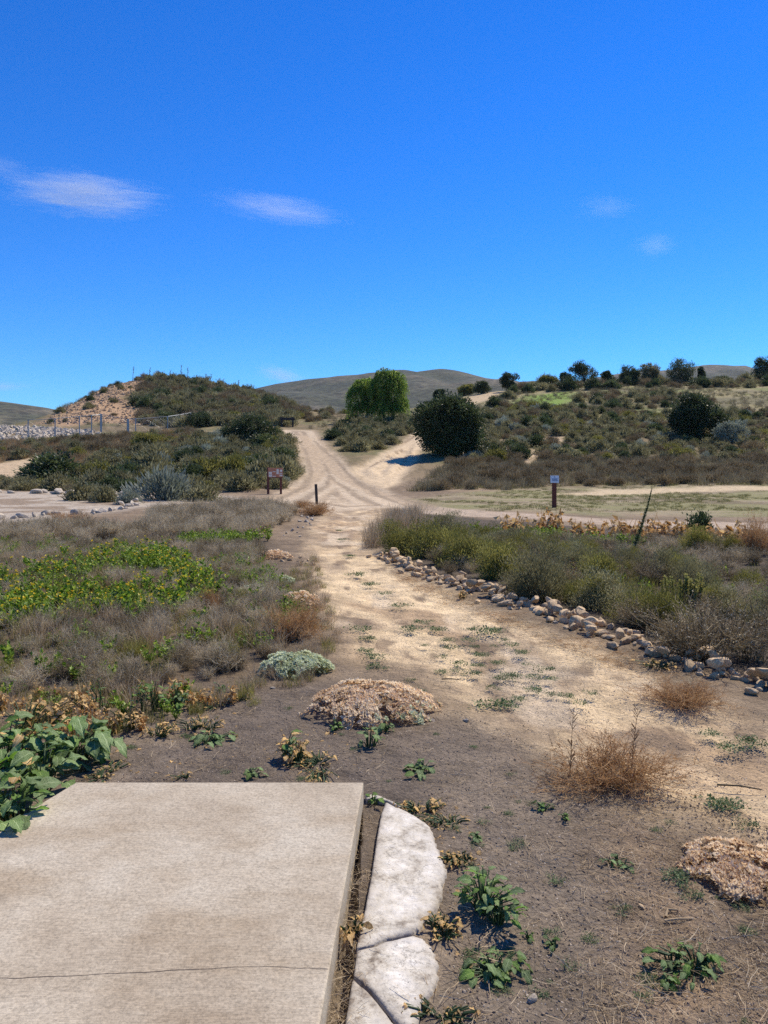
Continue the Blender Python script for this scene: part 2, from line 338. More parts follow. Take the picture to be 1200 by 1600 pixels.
def mat_whitecrete():
    m, n, l, b = newmat('weathered_white_concrete')
    tc = N(n, 'ShaderNodeTexCoord'); o = tc.outputs['Object']
    n1 = N(n, 'ShaderNodeTexNoise', i_Scale=7.0, i_Detail=9.0, i_Roughness=0.7); l.new(o, n1.inputs['Vector'])
    n2 = N(n, 'ShaderNodeTexNoise', i_Scale=70.0, i_Detail=6.0, i_Roughness=0.75); l.new(o, n2.inputs['Vector'])
    r0 = ramp(n, [(0.36, S(128, 114, 96)), (0.46, S(196, 186, 166)), (0.62, S(226, 218, 202))]); l.new(n1.outputs[0], r0.inputs[0])
    r1 = ramp(n, [(0.3, 0.6), (0.5, 1.0)]); l.new(n2.outputs[0], r1.inputs[0])
    c = mixc(n, l, r0.outputs[0], r1.outputs[0], 0.8, 'MULTIPLY')
    dv = N(n, 'ShaderNodeVectorMath', operation='MULTIPLY_ADD'); l.new(n1.outputs['Color'], dv.inputs[0]); dv.inputs[1].default_value = (.35, .35, .35); l.new(o, dv.inputs[2])
    vo = N(n, 'ShaderNodeTexVoronoi', i_Scale=5.5, feature='DISTANCE_TO_EDGE'); l.new(dv.outputs[0], vo.inputs['Vector']); rc = ramp(n, [(0.004, 0.3), (0.016, 1.0)]); l.new(vo.outputs['Distance'], rc.inputs[0])
    n5 = N(n, 'ShaderNodeTexNoise', i_Scale=3.0, i_Detail=3.0); l.new(o, n5.inputs['Vector']); rk = ramp(n, [(0.48, 0.0), (0.56, 0.85)]); l.new(n5.outputs[0], rk.inputs[0]); c = mixc(n, l, c, rc.outputs[0], rk.outputs[0], 'MULTIPLY')
    vp = N(n, 'ShaderNodeTexVoronoi', i_Scale=60.0); l.new(o, vp.inputs['Vector']); rp = ramp(n, [(0.10, 0.35), (0.2, 1.0)]); l.new(vp.outputs['Distance'], rp.inputs[0]); c = mixc(n, l, c, rp.outputs[0], .6, 'MULTIPLY')
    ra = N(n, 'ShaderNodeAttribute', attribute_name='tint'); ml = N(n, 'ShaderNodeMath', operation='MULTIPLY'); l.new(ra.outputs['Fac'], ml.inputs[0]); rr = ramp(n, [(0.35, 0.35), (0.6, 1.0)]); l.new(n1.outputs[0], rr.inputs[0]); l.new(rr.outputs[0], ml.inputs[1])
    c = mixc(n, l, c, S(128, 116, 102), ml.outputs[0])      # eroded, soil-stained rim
    l.new(c, b.inputs['Base Color'])
    b.inputs['Roughness'].default_value = 0.95
    ad = N(n, 'ShaderNodeMath', operation='ADD'); l.new(n1.outputs[0], ad.inputs[0]); l.new(n2.outputs[0], ad.inputs[1])
    bp = N(n, 'ShaderNodeBump', i_Strength=0.45, i_Distance=0.008); l.new(ad.outputs[0], bp.inputs['Height']); l.new(bp.outputs[0], b.inputs['Normal'])
    return m
M['white'] = mat_whitecrete()

def mat_leaf(name, dark, mid, pale, trans):
    """large leaf: pale midrib and side veins along the blade (u across, v along kept in an attribute)"""
    m, n, l, b = newmat(name)
    a = N(n, 'ShaderNodeAttribute', attribute_name='blade'); sep = N(n, 'ShaderNodeSeparateXYZ'); l.new(a.outputs['Vector'], sep.inputs[0])
    ab = N(n, 'ShaderNodeMath', operation='ABSOLUTE'); l.new(sep.outputs[0], ab.inputs[0])
    ve = N(n, 'ShaderNodeMath', operation='MULTIPLY_ADD'); l.new(ab.outputs[0], ve.inputs[0]); ve.inputs[1].default_value = -0.55; l.new(sep.outputs[1], ve.inputs[2])
    fr = N(n, 'ShaderNodeMath', operation='PINGPONG'); l.new(ve.outputs[0], fr.inputs[0]); fr.inputs[1].default_value = 0.075
    r1 = ramp(n, [(0.0, 1.0), (0.012, 0.0)]); l.new(fr.outputs[0], r1.inputs[0])
    r2 = ramp(n, [(0.03, 1.0), (0.09, 0.0)]); l.new(ab.outputs[0], r2.inputs[0])
    mx = N(n, 'ShaderNodeMath', operation='MAXIMUM'); l.new(r1.outputs[0], mx.inputs[0]); l.new(r2.outputs[0], mx.inputs[1])
    tc = N(n, 'ShaderNodeTexCoord'); no = N(n, 'ShaderNodeTexNoise', i_Scale=22.0, i_Detail=5.0); l.new(tc.outputs['Object'], no.inputs['Vector'])
    oi = N(n, 'ShaderNodeObjectInfo'); mr = N(n, 'ShaderNodeMapRange'); mr.inputs['To Min'].default_value = 0.7; mr.inputs['To Max'].default_value = 1.3; l.new(oi.outputs['Random'], mr.inputs['Value'])
    r0 = ramp(n, [(0.3, dark), (0.7, mid)]); l.new(no.outputs[0], r0.inputs[0])
    c = mixc(n, l, r0.outputs[0], pale, mx.outputs[0]); c = mixc(n, l, c, mr.outputs[0], 1.0, 'MULTIPLY')
    l.new(c, b.inputs['Base Color']); b.inputs['Roughness'].default_value = 0.58
    bp = N(n, 'ShaderNodeBump', i_Strength=0.6, i_Distance=0.006); l.new(no.outputs[0], bp.inputs['Height']); l.new(bp.outputs[0], b.inputs['Normal'])
    t = N(n, 'ShaderNodeBsdfTranslucent'); l.new(c, t.inputs['Color']); ms = N(n, 'ShaderNodeMixShader'); ms.inputs[0].default_value = trans
    l.new(b.outputs[0], ms.inputs[1]); l.new(t.outputs[0], ms.inputs[2]); l.new(ms.outputs[0], n['Material Output'].inputs['Surface'])
    return m
M['bigleaf'] = mat_leaf('broad_leaf', S(88, 116, 58), S(128, 152, 86), S(168, 184, 128), 0.36)
M['biglime'] = mat_leaf('young_leaf', S(76, 112, 34), S(110, 146, 48), S(150, 176, 84), 0.42)
M['bigdry'] = mat_leaf('withered_leaf', S(204, 158, 92), S(234, 200, 136), S(246, 224, 176), 0.5)

# ------------------------------------------------------------------ mesh makers
def mesh_q(name, V, Fq, mat, tint=None, smooth=False):
    me = bpy.data.meshes.new(name); me.from_pydata(np.asarray(V, float).tolist(), [], np.asarray(Fq).tolist() if not isinstance(Fq, list) else Fq)
    if tint is not None:
        a = me.attributes.new('tint', 'FLOAT', 'POINT'); a.data.foreach_set('value', np.asarray(tint, np.float32))
    if mat is not None: me.materials.append(mat)
    if smooth: me.polygons.foreach_set('use_smooth', [True] * len(me.polygons))
    me.update(); return me

class Bag:
    """collects quads in bulk, several materials"""
    def __init__(s): s.V, s.F, s.T, s.Mi, s.n = [], [], [], [], 0
    def add(s, V, Fq, T, mi=0):
        s.V.append(V); s.F.append(np.asarray(Fq) + s.n); s.T.append(np.broadcast_to(T, (len(V),))); s.Mi.append(np.full(len(Fq), mi)); s.n += len(V)
    def leaves(s, P, D, L, W, T, rng, mi=0, fold=0.25, face=None):
        n = len(P); L = np.broadcast_to(L, (n,))[:, None]; W = np.broadcast_to(W, (n,))[:, None]
        D = norm(D); sd = norm(np.cross(D, rng.normal(size=(n, 3)) if face is None else face + rng.normal(size=(n, 3)) * .35)); nn = np.cross(sd, D)
        V = np.stack([P, P + D * L * .5 + sd * W * .5 + nn * W * fold, P + D * L, P + D * L * .5 - sd * W * .5 + nn * W * fold], 1).reshape(-1, 3)
        s.add(V, np.arange(4 * n).reshape(n, 4), np.repeat(np.broadcast_to(T, (n,)), 4), mi)
    def ribbons(s, Q, w0, w1, T, rng, mi=0):
        n, k, _ = Q.shape; D = norm(np.gradient(Q, axis=1)); ref = rng.normal(size=(n, 1, 3)); sd = norm(np.cross(D, ref))
        w = np.linspace(0, 1, k)[None, :, None]; w0 = np.reshape(np.broadcast_to(w0, (n,)), (n, 1, 1)); w1 = np.reshape(np.broadcast_to(w1, (n,)), (n, 1, 1))
        h = (w0 * (1 - w) + w1 * w) * .5
        V = np.stack([Q - sd * h, Q + sd * h], 2).reshape(-1, 3)
        b = (np.arange(n)[:, None] * (2 * k) + np.arange(k - 1)[None] * 2).reshape(-1)
        s.add(V, np.stack([b, b + 1, b + 3, b + 2], 1), np.repeat(np.broadcast_to(T, (n,)), 2 * k), mi)
    def tube(s, pts, r0, r1, T=0.5, sides=6, mi=0):
        pts = np.asarray(pts, float); k = len(pts); D = norm(np.gradient(pts, axis=0)); ref = np.array([0.3, 0.9, 0.2]) if abs(D[0][2]) > .7 else np.array([0, 0, 1.0])
        a = norm(np.cross(D, ref)); b = np.cross(D, a); th = np.linspace(0, 2 * math.pi, sides, endpoint=False); r = np.linspace(r0, r1, k)[:, None, None]
        V = pts[:, None] + r * (a[:, None] * np.cos(th)[None, :, None] + b[:, None] * np.sin(th)[None, :, None]); V = V.reshape(-1, 3)
        Fq = [[i * sides + j, i * sides + (j + 1) % sides, (i + 1) * sides + (j + 1) % sides, (i + 1) * sides + j] for i in range(k - 1) for j in range(sides)]
        s.add(V, Fq, T, mi)
    def mesh(s, name, mats):
        me = mesh_q(name, np.concatenate(s.V), np.concatenate(s.F), None, np.concatenate(s.T))
        for m in (mats if isinstance(mats, (list, tuple)) else [mats]): me.materials.append(m)
        me.polygons.foreach_set('material_index', np.concatenate(s.Mi).astype(np.int32)); me.update(); return me

def sph(rng, n, up=0.0):
    v = norm(rng.normal(size=(n, 3)));
    if up: v[:, 2] = np.abs(v[:, 2]) * (1 - up) + up * np.abs(v[:, 2]); v = norm(v)
    return v

def shrub_mesh(name, seed, mats, Rr=0.5, Hh=0.7, clumps=26, per=90, L=0.06, W=0.02, upw=0.7, rag=0.18, stems=True, flower=0):
    """rounded bush: leafy clumps over a low dome on a fan of stems (unit: radius Rr, height Hh)"""
    g = np.random.RandomState(seed); b = Bag()
    d = sph(g, clumps, 0.15); rr = g.uniform(0.55, 1.0, clumps)[:, None] * (1 + rag * g.normal(size=(clumps, 1)))
    C = d * rr * np.array([Rr, Rr, Hh]) * 0.86; C[:, 2] = np.maximum(C[:, 2], Hh * 0.10)
    ct = g.uniform(0.2, 0.8, clumps)
    cs = g.uniform(0.16, 0.30, clumps) * Rr * 1.25
    if stems:
        t = np.linspace(0, 1, 5)[None, :, None]; b0 = g.normal(size=(clumps, 3)) * [0.08 * Rr, 0.08 * Rr, 0]
        Q = b0[:, None] * (1 - t) + C[:, None] * t; Q[:, :, 2] += (np.sin(t * 3.14) * 0.06 * Hh)[:, :, 0]
        b.ribbons(Q, 0.022 * Rr + 0.004, 0.004, 0.1, g, 1)
    idx = np.repeat(np.arange(clumps), per); n = len(idx)
    o = g.normal(size=(n, 3)) * 0.62; P = C[idx] + o * cs[idx][:, None] * np.array([1, 1, 0.85]); P[:, 2] = np.maximum(P[:, 2], 0.01)
    D = norm(o) * 0.7 + np.array([0, 0, upw]) + d[idx] * 0.5 + g.normal(size=(n, 3)) * 0.3
    T = np.clip(ct[idx] + g.normal(size=n) * 0.16, 0, 1)
    b.leaves(P, D, L * g.uniform(0.6, 1.3, n), W * g.uniform(0.7, 1.3, n), T, g, 0)
    if flower:
        k = g.choice(n, flower); b.leaves(P[k] + [0, 0, 0.02], sph(g, flower), 0.02, 0.02, g.uniform(0, 1, flower), g, 2)
    return b.mesh(name, mats)

def brush_mesh(name, seed, mats, Rr=0.35, Hh=0.4, stems=50, sub=12, w=0.004, bits=1200, spread=0.9, bitL=0.014, mi_bits=0):
    """wiry dry brush: arching stems, side twigs and seed bits"""
    g = np.random.RandomState(seed); b = Bag(); k = 6
    a = g.uniform(0, 2 * math.pi, stems); e = g.uniform(0.15, 1.0, stems) ** 0.6 * spread
    Lh = g.uniform(0.6, 1.15, stems)
    t = np.linspace(0, 1, k)
    Q = np.zeros((stems, k, 3)); out = (t[None] ** 1.2) * (e * Rr * Lh)[:, None]
    Q[:, :, 0] = np.cos(a)[:, None] * out; Q[:, :, 1] = np.sin(a)[:, None] * out
    Q[:, :, 2] = (t[None] - 0.25 * e[:, None] * t[None] ** 2) * (Hh * Lh * (1.08 - 0.5 * e ** 2))[:, None]
    Q[:, :, :2] += (g.normal(size=(stems, 1, 2)) * 0.12 * Rr) ; Q[:, 1:] += g.normal(size=(stems, k - 1, 3)) * 0.025 * Rr * 2
    b.ribbons(Q, w * 1.3, w * 0.7, g.uniform(0.2, 0.8, stems), g, 0)
    n = stems * sub; si = np.repeat(np.arange(stems), sub); tt = g.uniform(0.25, 0.98, n) * (k - 1); i0 = np.minimum(tt.astype(int), k - 2); fr = (tt - i0)[:, None]
    P = Q[si, i0] * (1 - fr) + Q[si, i0 + 1] * fr; D = norm(Q[si, i0 + 1] - Q[si, i0]) * 0.7 + g.normal(size=(n, 3)) * 0.6
    LL = g.uniform(0.10, 0.32, n)[:, None] * Hh; D = norm(D)
    TQ = np.stack([P, P + D * LL * .5 + g.normal(size=(n, 3)) * 0.015 * Hh, P + D * LL + np.array([0, 0, 0.03 * Hh])], 1); TQ[:, :, 2] = np.maximum(TQ[:, :, 2], 0.004)
    b.ribbons(TQ, w * 0.75, w * 0.5, g.uniform(0, 1, n), g, 0)
    if bits:
        i = g.randint(0, n, bits); f = g.uniform(0.2, 1, bits)[:, None]; BP = TQ[i, 0] * (1 - f) + TQ[i, 2] * f
        b.leaves(BP, sph(g, bits), bitL * g.uniform(.6, 1.4, bits), bitL * 0.5, g.uniform(0, 1, bits), g, mi_bits)
    return b.mesh(name, mats)

def grass_mesh(name, seed, mat, n=60, Rr=0.12, Hh=0.3, w=0.006, lean=0.5, k=4):
    g = np.random.RandomState(seed); b = Bag(); a = g.uniform(0, 6.283, n); r = g.uniform(0, 1, n) ** .5 * Rr
    P0 = np.stack([np.cos(a) * r, np.sin(a) * r, np.zeros(n)], 1); d = g.normal(size=(n, 2)) * lean * 0.6; H = g.uniform(.5, 1.1, n) * Hh; t = np.linspace(0, 1, k)
    Q = P0[:, None] + np.zeros((n, k, 3)); Q[:, :, :2] += d[:, None] * (t ** 1.6)[None, :, None] * H[:, None, None]; Q[:, :, 2] += t[None] * H[:, None] * (1 - 0.25 * np.linalg.norm(d, axis=1)[:, None] * t[None])
    b.ribbons(Q, w, w * 0.25, g.uniform(0, 1, n), g, 0); return b.mesh(name, mat)

def weed_mesh(name, seed, mats, n=70, Rr=0.14, Hh=0.22, L=0.05, W=0.032, flowers=10):
    g = np.random.RandomState(seed); b = Bag(); st = 9; a = g.uniform(0, 6.283, st); t = np.linspace(0, 1, 4)
    Q = np.zeros((st, 4, 3)); rr = g.uniform(.3, 1, st) * Rr; Q[:, :, 0] = np.cos(a)[:, None] * t[None] * rr[:, None]; Q[:, :, 1] = np.sin(a)[:, None] * t[None] * rr[:, None]; Q[:, :, 2] = t[None] ** .8 * (g.uniform(.5, 1.1, st) * Hh)[:, None]
    b.ribbons(Q, 0.006, 0.003, 0.2, g, 0)
    i = g.randint(0, st, n); f = g.uniform(.15, 1, n)[:, None]; P = Q[i, 0] * (1 - f) + Q[i, 3] * f; D = g.normal(size=(n, 3)); D[:, 2] = np.abs(D[:, 2]) * .7 + .2
    b.leaves(P, D, L * g.uniform(.5, 1.3, n), W * g.uniform(.6, 1.2, n), g.uniform(0, 1, n), g, 0, 0.2, np.tile([0.25, 0.3, .9], (n, 1)))
    if flowers:
        i = g.randint(0, st, flowers); FP = Q[i, 3] + g.normal(size=(flowers, 3)) * .015 + [0, 0, .03]
        b.leaves(np.repeat(FP, 4, 0), sph(g, flowers * 4, .3), 0.022, 0.019, g.uniform(0, 1, flowers * 4), g, 1, 0)
    return b.mesh(name, mats)

def rosette_mesh(name, seed, n=14, Rr=0.07, mat=None, W=0.02, H=0.03):
    """mat of tiny leaves hugging the ground"""
    g = np.random.RandomState(seed); b = Bag(); n = n * 9; k = 7; c = g.normal(size=(k, 2)) * Rr * .42; i = g.randint(0, k, n)
    P = np.concatenate([c[i] + g.normal(size=(n, 2)) * Rr * .3, g.uniform(.002, .02, (n, 1))], 1); D = g.normal(size=(n, 3)); D[:, 2] = np.abs(D[:, 2]) * .5 + .1
    b.leaves(P, D, Rr * .22 * g.uniform(.5, 1.3, n), Rr * .10 * g.uniform(.6, 1.3, n), g.uniform(0, 1, n), g, 0, .15, np.tile([0, 0, 1.], (n, 1))); return b.mesh(name, mat)

def rock_mesh(name, seed, mat, sub=2, flat=0.7, rough=0.22, smooth=True):
    g = np.random.RandomState(seed); bm = bmesh.new(); bmesh.ops.create_icosphere(bm, subdivisions=sub, radius=0.5)
    dirs = sph(g, 13); offs = g.uniform(0.22, 0.42, 13)
    ax = np.array([1.0, g.uniform(.65, .95), flat * g.uniform(.8, 1.15)])
    for v in bm.verts:
        p = np.array(v.co); dd = dirs @ p; k = np.argmax(dd - offs)
        for q in range(13):
            e = dirs[q] @ p - offs[q]
            if e > 0: p = p - dirs[q] * e * 0.95
        p = p * (1 + rough * 0.35 * (vnoise(p[0] * 4 + seed, p[1] * 4 + p[2] * 3, seed) - .5)); v.co = p * ax
    me = bpy.data.meshes.new(name); bm.to_mesh(me); bm.free(); me.materials.append(mat)
    if smooth: me.polygons.foreach_set('use_smooth', [True] * len(me.polygons)); me.set_sharp_from_angle(angle=rad(38))
    return me

def box_bm(bm, x0, x1, y0, y1, z0, z1):
    v = [bm.verts.new(p) for p in ((x0, y0, z0), (x1, y0, z0), (x1, y1, z0), (x0, y1, z0), (x0, y0, z1), (x1, y0, z1), (x1, y1, z1), (x0, y1, z1))]
    for f in ((0, 3, 2, 1), (4, 5, 6, 7), (0, 1, 5, 4), (1, 2, 6, 5), (2, 3, 7, 6), (3, 0, 4, 7)): bm.faces.new([v[i] for i in f])
def box_mesh(name, dims, mat, bev=0.0, jitter=0.0):
    bm = bmesh.new(); box_bm(bm, *dims)
    if bev: bmesh.ops.bevel(bm, geom=bm.edges[:], offset=bev, segments=2, affect='EDGES', profile=.5)
    me = bpy.data.meshes.new(name); bm.to_mesh(me); bm.free()
    if mat is not None: me.materials.append(mat)
    return me

PROTO = bpy.data.collections.new('plant_stock')     # stock shapes for the uncountable ground cover, not in the scene itself
def scatter(name, meshes, pts, label, cat):
    """uncountable cover: one object; pts rows = x y z  tilt_x tilt_y turn  scale which"""
    c = bpy.data.collections.new('stock_' + name)
    for i, me in enumerate(meshes):
        c.objects.link(bpy.data.objects.new('%s_%03d' % (name, i), me))
    pts = np.asarray(pts, float); me = bpy.data.meshes.new(name); me.from_pydata(pts[:, :3].tolist(), [], [])
    a = me.attributes.new('rot', 'FLOAT_VECTOR', 'POINT'); a.data.foreach_set('vector', pts[:, 3:6].astype(np.float32).ravel())
    a = me.attributes.new('scl', 'FLOAT', 'POINT'); a.data.foreach_set('value', pts[:, 6].astype(np.float32))
    a = me.attributes.new('pick', 'INT', 'POINT'); a.data.foreach_set('value', pts[:, 7].astype(np.int32))
    o = link(name, me); tag(o, label, cat, None, 'stuff')
    ng = bpy.data.node_groups.new('scatter_' + name, 'GeometryNodeTree')
    ng.interface.new_socket('Geometry', in_out='INPUT', socket_type='NodeSocketGeometry'); ng.interface.new_socket('Geometry', in_out='OUTPUT', socket_type='NodeSocketGeometry')
    gi = ng.nodes.new('NodeGroupInput'); go = ng.nodes.new('NodeGroupOutput')
    ci = ng.nodes.new('GeometryNodeCollectionInfo'); ci.inputs['Collection'].default_value = c; ci.inputs['Separate Children'].default_value = True; ci.inputs['Reset Children'].default_value = True
    ip = ng.nodes.new('GeometryNodeInstanceOnPoints'); ip.inputs['Pick Instance'].default_value = True
    def attr(nm, ty):
        n = ng.nodes.new('GeometryNodeInputNamedAttribute'); n.data_type = ty; n.inputs['Name'].default_value = nm; return n.outputs['Attribute']
    ng.links.new(gi.outputs[0], ip.inputs['Points']); ng.links.new(ci.outputs[0], ip.inputs['Instance'])
    ng.links.new(attr('rot', 'FLOAT_VECTOR'), ip.inputs['Rotation']); ng.links.new(attr('scl', 'FLOAT'), ip.inputs['Scale']); ng.links.new(attr('pick', 'INT'), ip.inputs['Instance Index'])
    ng.links.new(ip.outputs[0], go.inputs[0])
    md = o.modifiers.new('scatter', 'NODES'); md.node_group = ng
    return o

def fill(rng, poly_px, n, ymin, ymax, keep=None, power=1.0):
    """n random points of land inside an outline given in picture columns/rows, evenly spread over the ground"""
    out = []; xs = [p[0] for p in poly_px]; u0, u1 = (min(xs) - CX) / F, (max(xs) - CX) / F; tries = 0
    while sum(len(o) for o in out) < n and tries < 60:
        tries += 1; m = max(4 * n, 400)
        y = np.sqrt(rng.uniform(ymin ** 2, ymax ** 2, m)) if power == 1.0 else ymin * (ymax / ymin) ** rng.uniform(0, 1, m)
        u = rng.uniform(u0, u1, m); x = u * y; z = height(x, y); px, py = proj(x, y, z); k = inpoly(px, py, poly_px)
        if keep is not None: k &= keep(x, y, px, py)
        out.append(np.stack([x, y, z], 1)[k])
    return np.concatenate(out)[:n]

def pts8(rng, P, smin, smax, nk, tilt=0.12, sink=0.0):
    n = len(P); return np.concatenate([P - [0, 0, sink], rng.normal(size=(n, 2)) * tilt, rng.uniform(0, 6.283, (n, 1)), rng.uniform(smin, smax, (n, 1)), rng.randint(0, nk, (n, 1))], 1)

# ------------------------------------------------------------------ the land
def land_colour(x, y, z):
    px, py = proj(x, y, z); r = np.hypot(x, y)
    n1 = fbm(x * 0.8, y * 0.8, 21, 5); n2 = fbm(x * 0.15, y * 0.15, 23, 5); n3 = fbm(x * 3.5, y * 3.5, 25, 4)
    def mix(c, col, w): return c * (1 - w[:, None]) + np.asarray(col)[None] * w[:, None]
    c = np.tile(S(128, 110, 88), (len(x), 1))
    c = mix(c, S(150, 130, 104), sstep(.45, .65, n1) * .8)
    far = sstep(40, 55, y); c = mix(c, S(118, 104, 76), far)
    c = mix(c, S(112, 108, 70), far * sstep(.42, .6, n2) * .8); c = mix(c, S(148, 128, 96), far * sstep(.52, .66, n1) * .7)
    rs = sstep(0, 8, x) * sstep(75, 90, y); c = mix(c, S(142, 130, 92), rs); c = mix(c, S(116, 108, 78), rs * sstep(.45, .58, n2))
    c = mix(c, S(112, 122, 64), rs * sstep(.5, .64, fbm(x * .2, y * .2, 31, 4)) * .6)
    wob = (n3 - .5) * .5 + (n1 - .5) * .7
    def inside(poly, soft, wb=1.0): return 1 - sstep(-soft, soft, sdf(x, y, poly) + wob * wb)
    g = inside(A_GREEN, 2.0, 6); c = mix(c, S(118, 142, 58), g)
    ro = inside(A_ROCK, 1.5, 4); c = mix(c, S(178, 146, 110), ro * (.7 + .3 * sstep(.4, .6, n2)))
    f = inside(A_FIELD, 1.0, 2); c = mix(c, S(150, 136, 106), f); c = mix(c, S(122, 122, 72), f * sstep(.42, .58, fbm(x * .5, y * .7, 33, 4)) * .6); c = mix(c, S(108, 92, 72), f * sstep(.55, .65, fbm(x * .4, y * .8, 35, 4)) * .6)
    st = inside(A_STRIP, .6, 1.5); c = mix(c, S(198, 176, 140), st * .9)
    p = inside(A_PLAZA, .8, 1.5); c = mix(c, S(176, 162, 142), p); c = mix(c, S(146, 128, 106), p * sstep(.5, .64, n1))
    d = inside(A_DARK, .45, .8); c = mix(c, S(118, 105, 90), d); c = mix(c, S(138, 123, 104), d * sstep(620, 760, px)); c = mix(c, S(150, 133, 110), d * sstep(.5, .66, n1) * .8)
    # straw coloured litter bottom right
    lit = sstep(900, 1080, px) * sstep(1200, 1320, py) * (y < 6) * (y > .5); c = mix(c, S(160, 136, 108), lit * sstep(.36, .6, fbm(x * 2.2, y * 2.2, 37, 4)) * .9)
    lb = inside(A_LBED, .3, .8); c = mix(c, S(104, 90, 72), lb * .8)
    rb = inside(A_RBED, .2, .5); c = mix(c, S(86, 76, 64), rb * .9)
    # verge between the sand and the stones
    cls = np.zeros(len(x), int)
    sp = inside(A_PATH, .30, .9); sand = S(226, 199, 156)
    offp = sdf(x, y, A_PATH); c = mix(c, sand, sp); c = mix(c, S(168, 142, 110), sp * sstep(.50, .68, vnoise(offp * 2.6, y * .22, 55) * .65 + n3 * .35) * .5); c = mix(c, S(176, 148, 114), sp * sstep(.5, .68, fbm(x * 1.3 + y * .7, y * .5, 39, 5)) * .85)
    c = mix(c, S(142, 122, 100), sp * sstep(.55, .68, fbm(x * .9 + 4, y * .6, 41, 5)) * .75); c = mix(c, S(132, 112, 90), sp * sstep(.58, .70, fbm(x * 4.5, y * 2.2, 40, 4)) * .8); c = mix(c, S(228, 206, 172), sp * sstep(.55, .7, fbm(x * 2 + 9, y * 1.2, 43, 4)) * .6)
    cls[sp > .5] = 1
    rd = inside(A_ROAD, .5, 1.0); off = sdf(x, y, A_ROAD)
    c = mix(c, S(182, 160, 130), rd); c = mix(c, S(150, 132, 108), rd * sstep(.48, .64, vnoise(off * 3.2, y * .08, 45) * .75 + n1 * .25) * .85); c = mix(c, S(204, 184, 154), rd * sstep(.55, .7, vnoise(off * 2.3 + 5, y * .07, 47) * .7 + n3 * .3) * .6)
    cls[rd > .5] = 2
    sdv = inside(A_SIDE, .5, 1.0); offs = sdf(x, y, A_SIDE)
    c = mix(c, S(206, 182, 146), sdv * (1 - rd)); c = mix(c, S(150, 128, 100), sdv * (1 - rd) * sstep(.56, .68, vnoise(offs * 2.4, y * .15, 49) * .6 + n3 * .4)); cls[(sdv > .5) & (rd < .5)] = 3
    cr = inside(A_CROSS, .25, .5); c = mix(c, S(178, 158, 134), cr * (1 - rd)); cls[(cr > .5) & (cls == 0)] = 4
    up = inside(A_UP, 1.2, 3); c = mix(c, S(192, 168, 132), up * .85)
    for poly, s in BARE: c = mix(c, S(200, 174, 138), inside(poly, s, 1.2) * .9)
    c = mix(c, S(130, 118, 92), sstep(200, 260, r))
    return np.clip(c, .01, .8), cls

def build_land():
    th = np.concatenate([np.radians(np.linspace(-36.5, 36.5, 470)), np.radians(np.linspace(42, 318, 47))])
    r = np.concatenate([0.3 * 1.0122 ** np.arange(0, 585), [440, 600, 900, 1500, 3000, 6000]])
    TH, RR = np.meshgrid(th, r, indexing='ij'); x = (np.sin(TH) * RR).ravel(); y = (np.cos(TH) * RR).ravel()
    z = height(x, y); rr = np.hypot(x, y); z = np.where(rr > 370, -6.0 - 4 * sstep(370, 900, rr), z)
    z = z - 0.06 * ((np.abs(x + .95) < .85) & (np.abs(y - 1.6) < 1.9))
    c, cls = land_colour(x, y, z)
    # ruts and trodden hollows
    sp = sdf(x, y, A_PATH); z = z - 0.04 * (1 - sstep(-.8, .3, sp)) * (rr < 60) + (1 - sstep(-.5, .1, sp)) * (rr < 40) * ((vnoise(sp * 2.6, y * .22, 55) - .5) * .045 + (fbm(x * 3.2, y * 3.2, 57, 3) - .5) * .035)
    rd = sdf(x, y, A_ROAD); z = z - 0.06 * (1 - sstep(-.6, .3, rd)) + 0.035 * (1 - sstep(-.6, 0, rd)) * (vnoise(rd * 2.2, y * .05, 51) - .5)
    sd2 = sdf(x, y, A_SIDE); z = z + (1 - sstep(-.5, .2, sd2)) * (-.08 + .22 * (vnoise(sd2 * 1.6, y * .12, 53) - .5))
    nt, nr = TH.shape; V = np.stack([x, y, z], 1); G = np.arange(nt * nr).reshape(nt, nr)
    a = G; b = np.roll(G, -1, 0); Fq = np.stack([a[:, :-1], a[:, 1:], b[:, 1:], b[:, :-1]], -1).reshape(-1, 4)
    # shared normals so that the borders between the sheets do not show
    fn = np.cross(V[Fq[:, 2]] - V[Fq[:, 0]], V[Fq[:, 3]] - V[Fq[:, 1]]); fn *= np.sign(fn[:, 2:3] + 1e-12); vn = np.zeros_like(V)
    for j in range(4): np.add.at(vn, Fq[:, j], fn)
    vn = norm(vn)
    near = 1 - sstep(10, 30, rr)
    fc = np.median(cls[Fq], axis=1).astype(int)
    for k, nm in enumerate(('ground', 'dirt_path', 'dirt_road', 'side_trail', 'crossing_trail')):
        f = Fq[fc == k]; ids, inv = np.unique(f, return_inverse=True); f = inv.reshape(-1, 4)
        vv = V[ids]; flip = np.cross(vv[f[:, 2]] - vv[f[:, 0]], vv[f[:, 3]] - vv[f[:, 1]])[:, 2] < 0; f[flip] = f[flip][:, ::-1]
        me = mesh_q(nm, vv, f, M['earth'], None, True)
        at_ = me.attributes.new('base', 'FLOAT_COLOR', 'POINT'); at_.data.foreach_set('color', np.concatenate([c[ids], np.ones((len(ids), 1))], 1).astype(np.float32).ravel())
        at_ = me.attributes.new('near', 'FLOAT', 'POINT'); at_.data.foreach_set('value', near[ids].astype(np.float32))
        me.normals_split_custom_set_from_vertices(vn[ids].tolist())
        o = link(nm, me); o['kind'] = 'structure'
build_land()

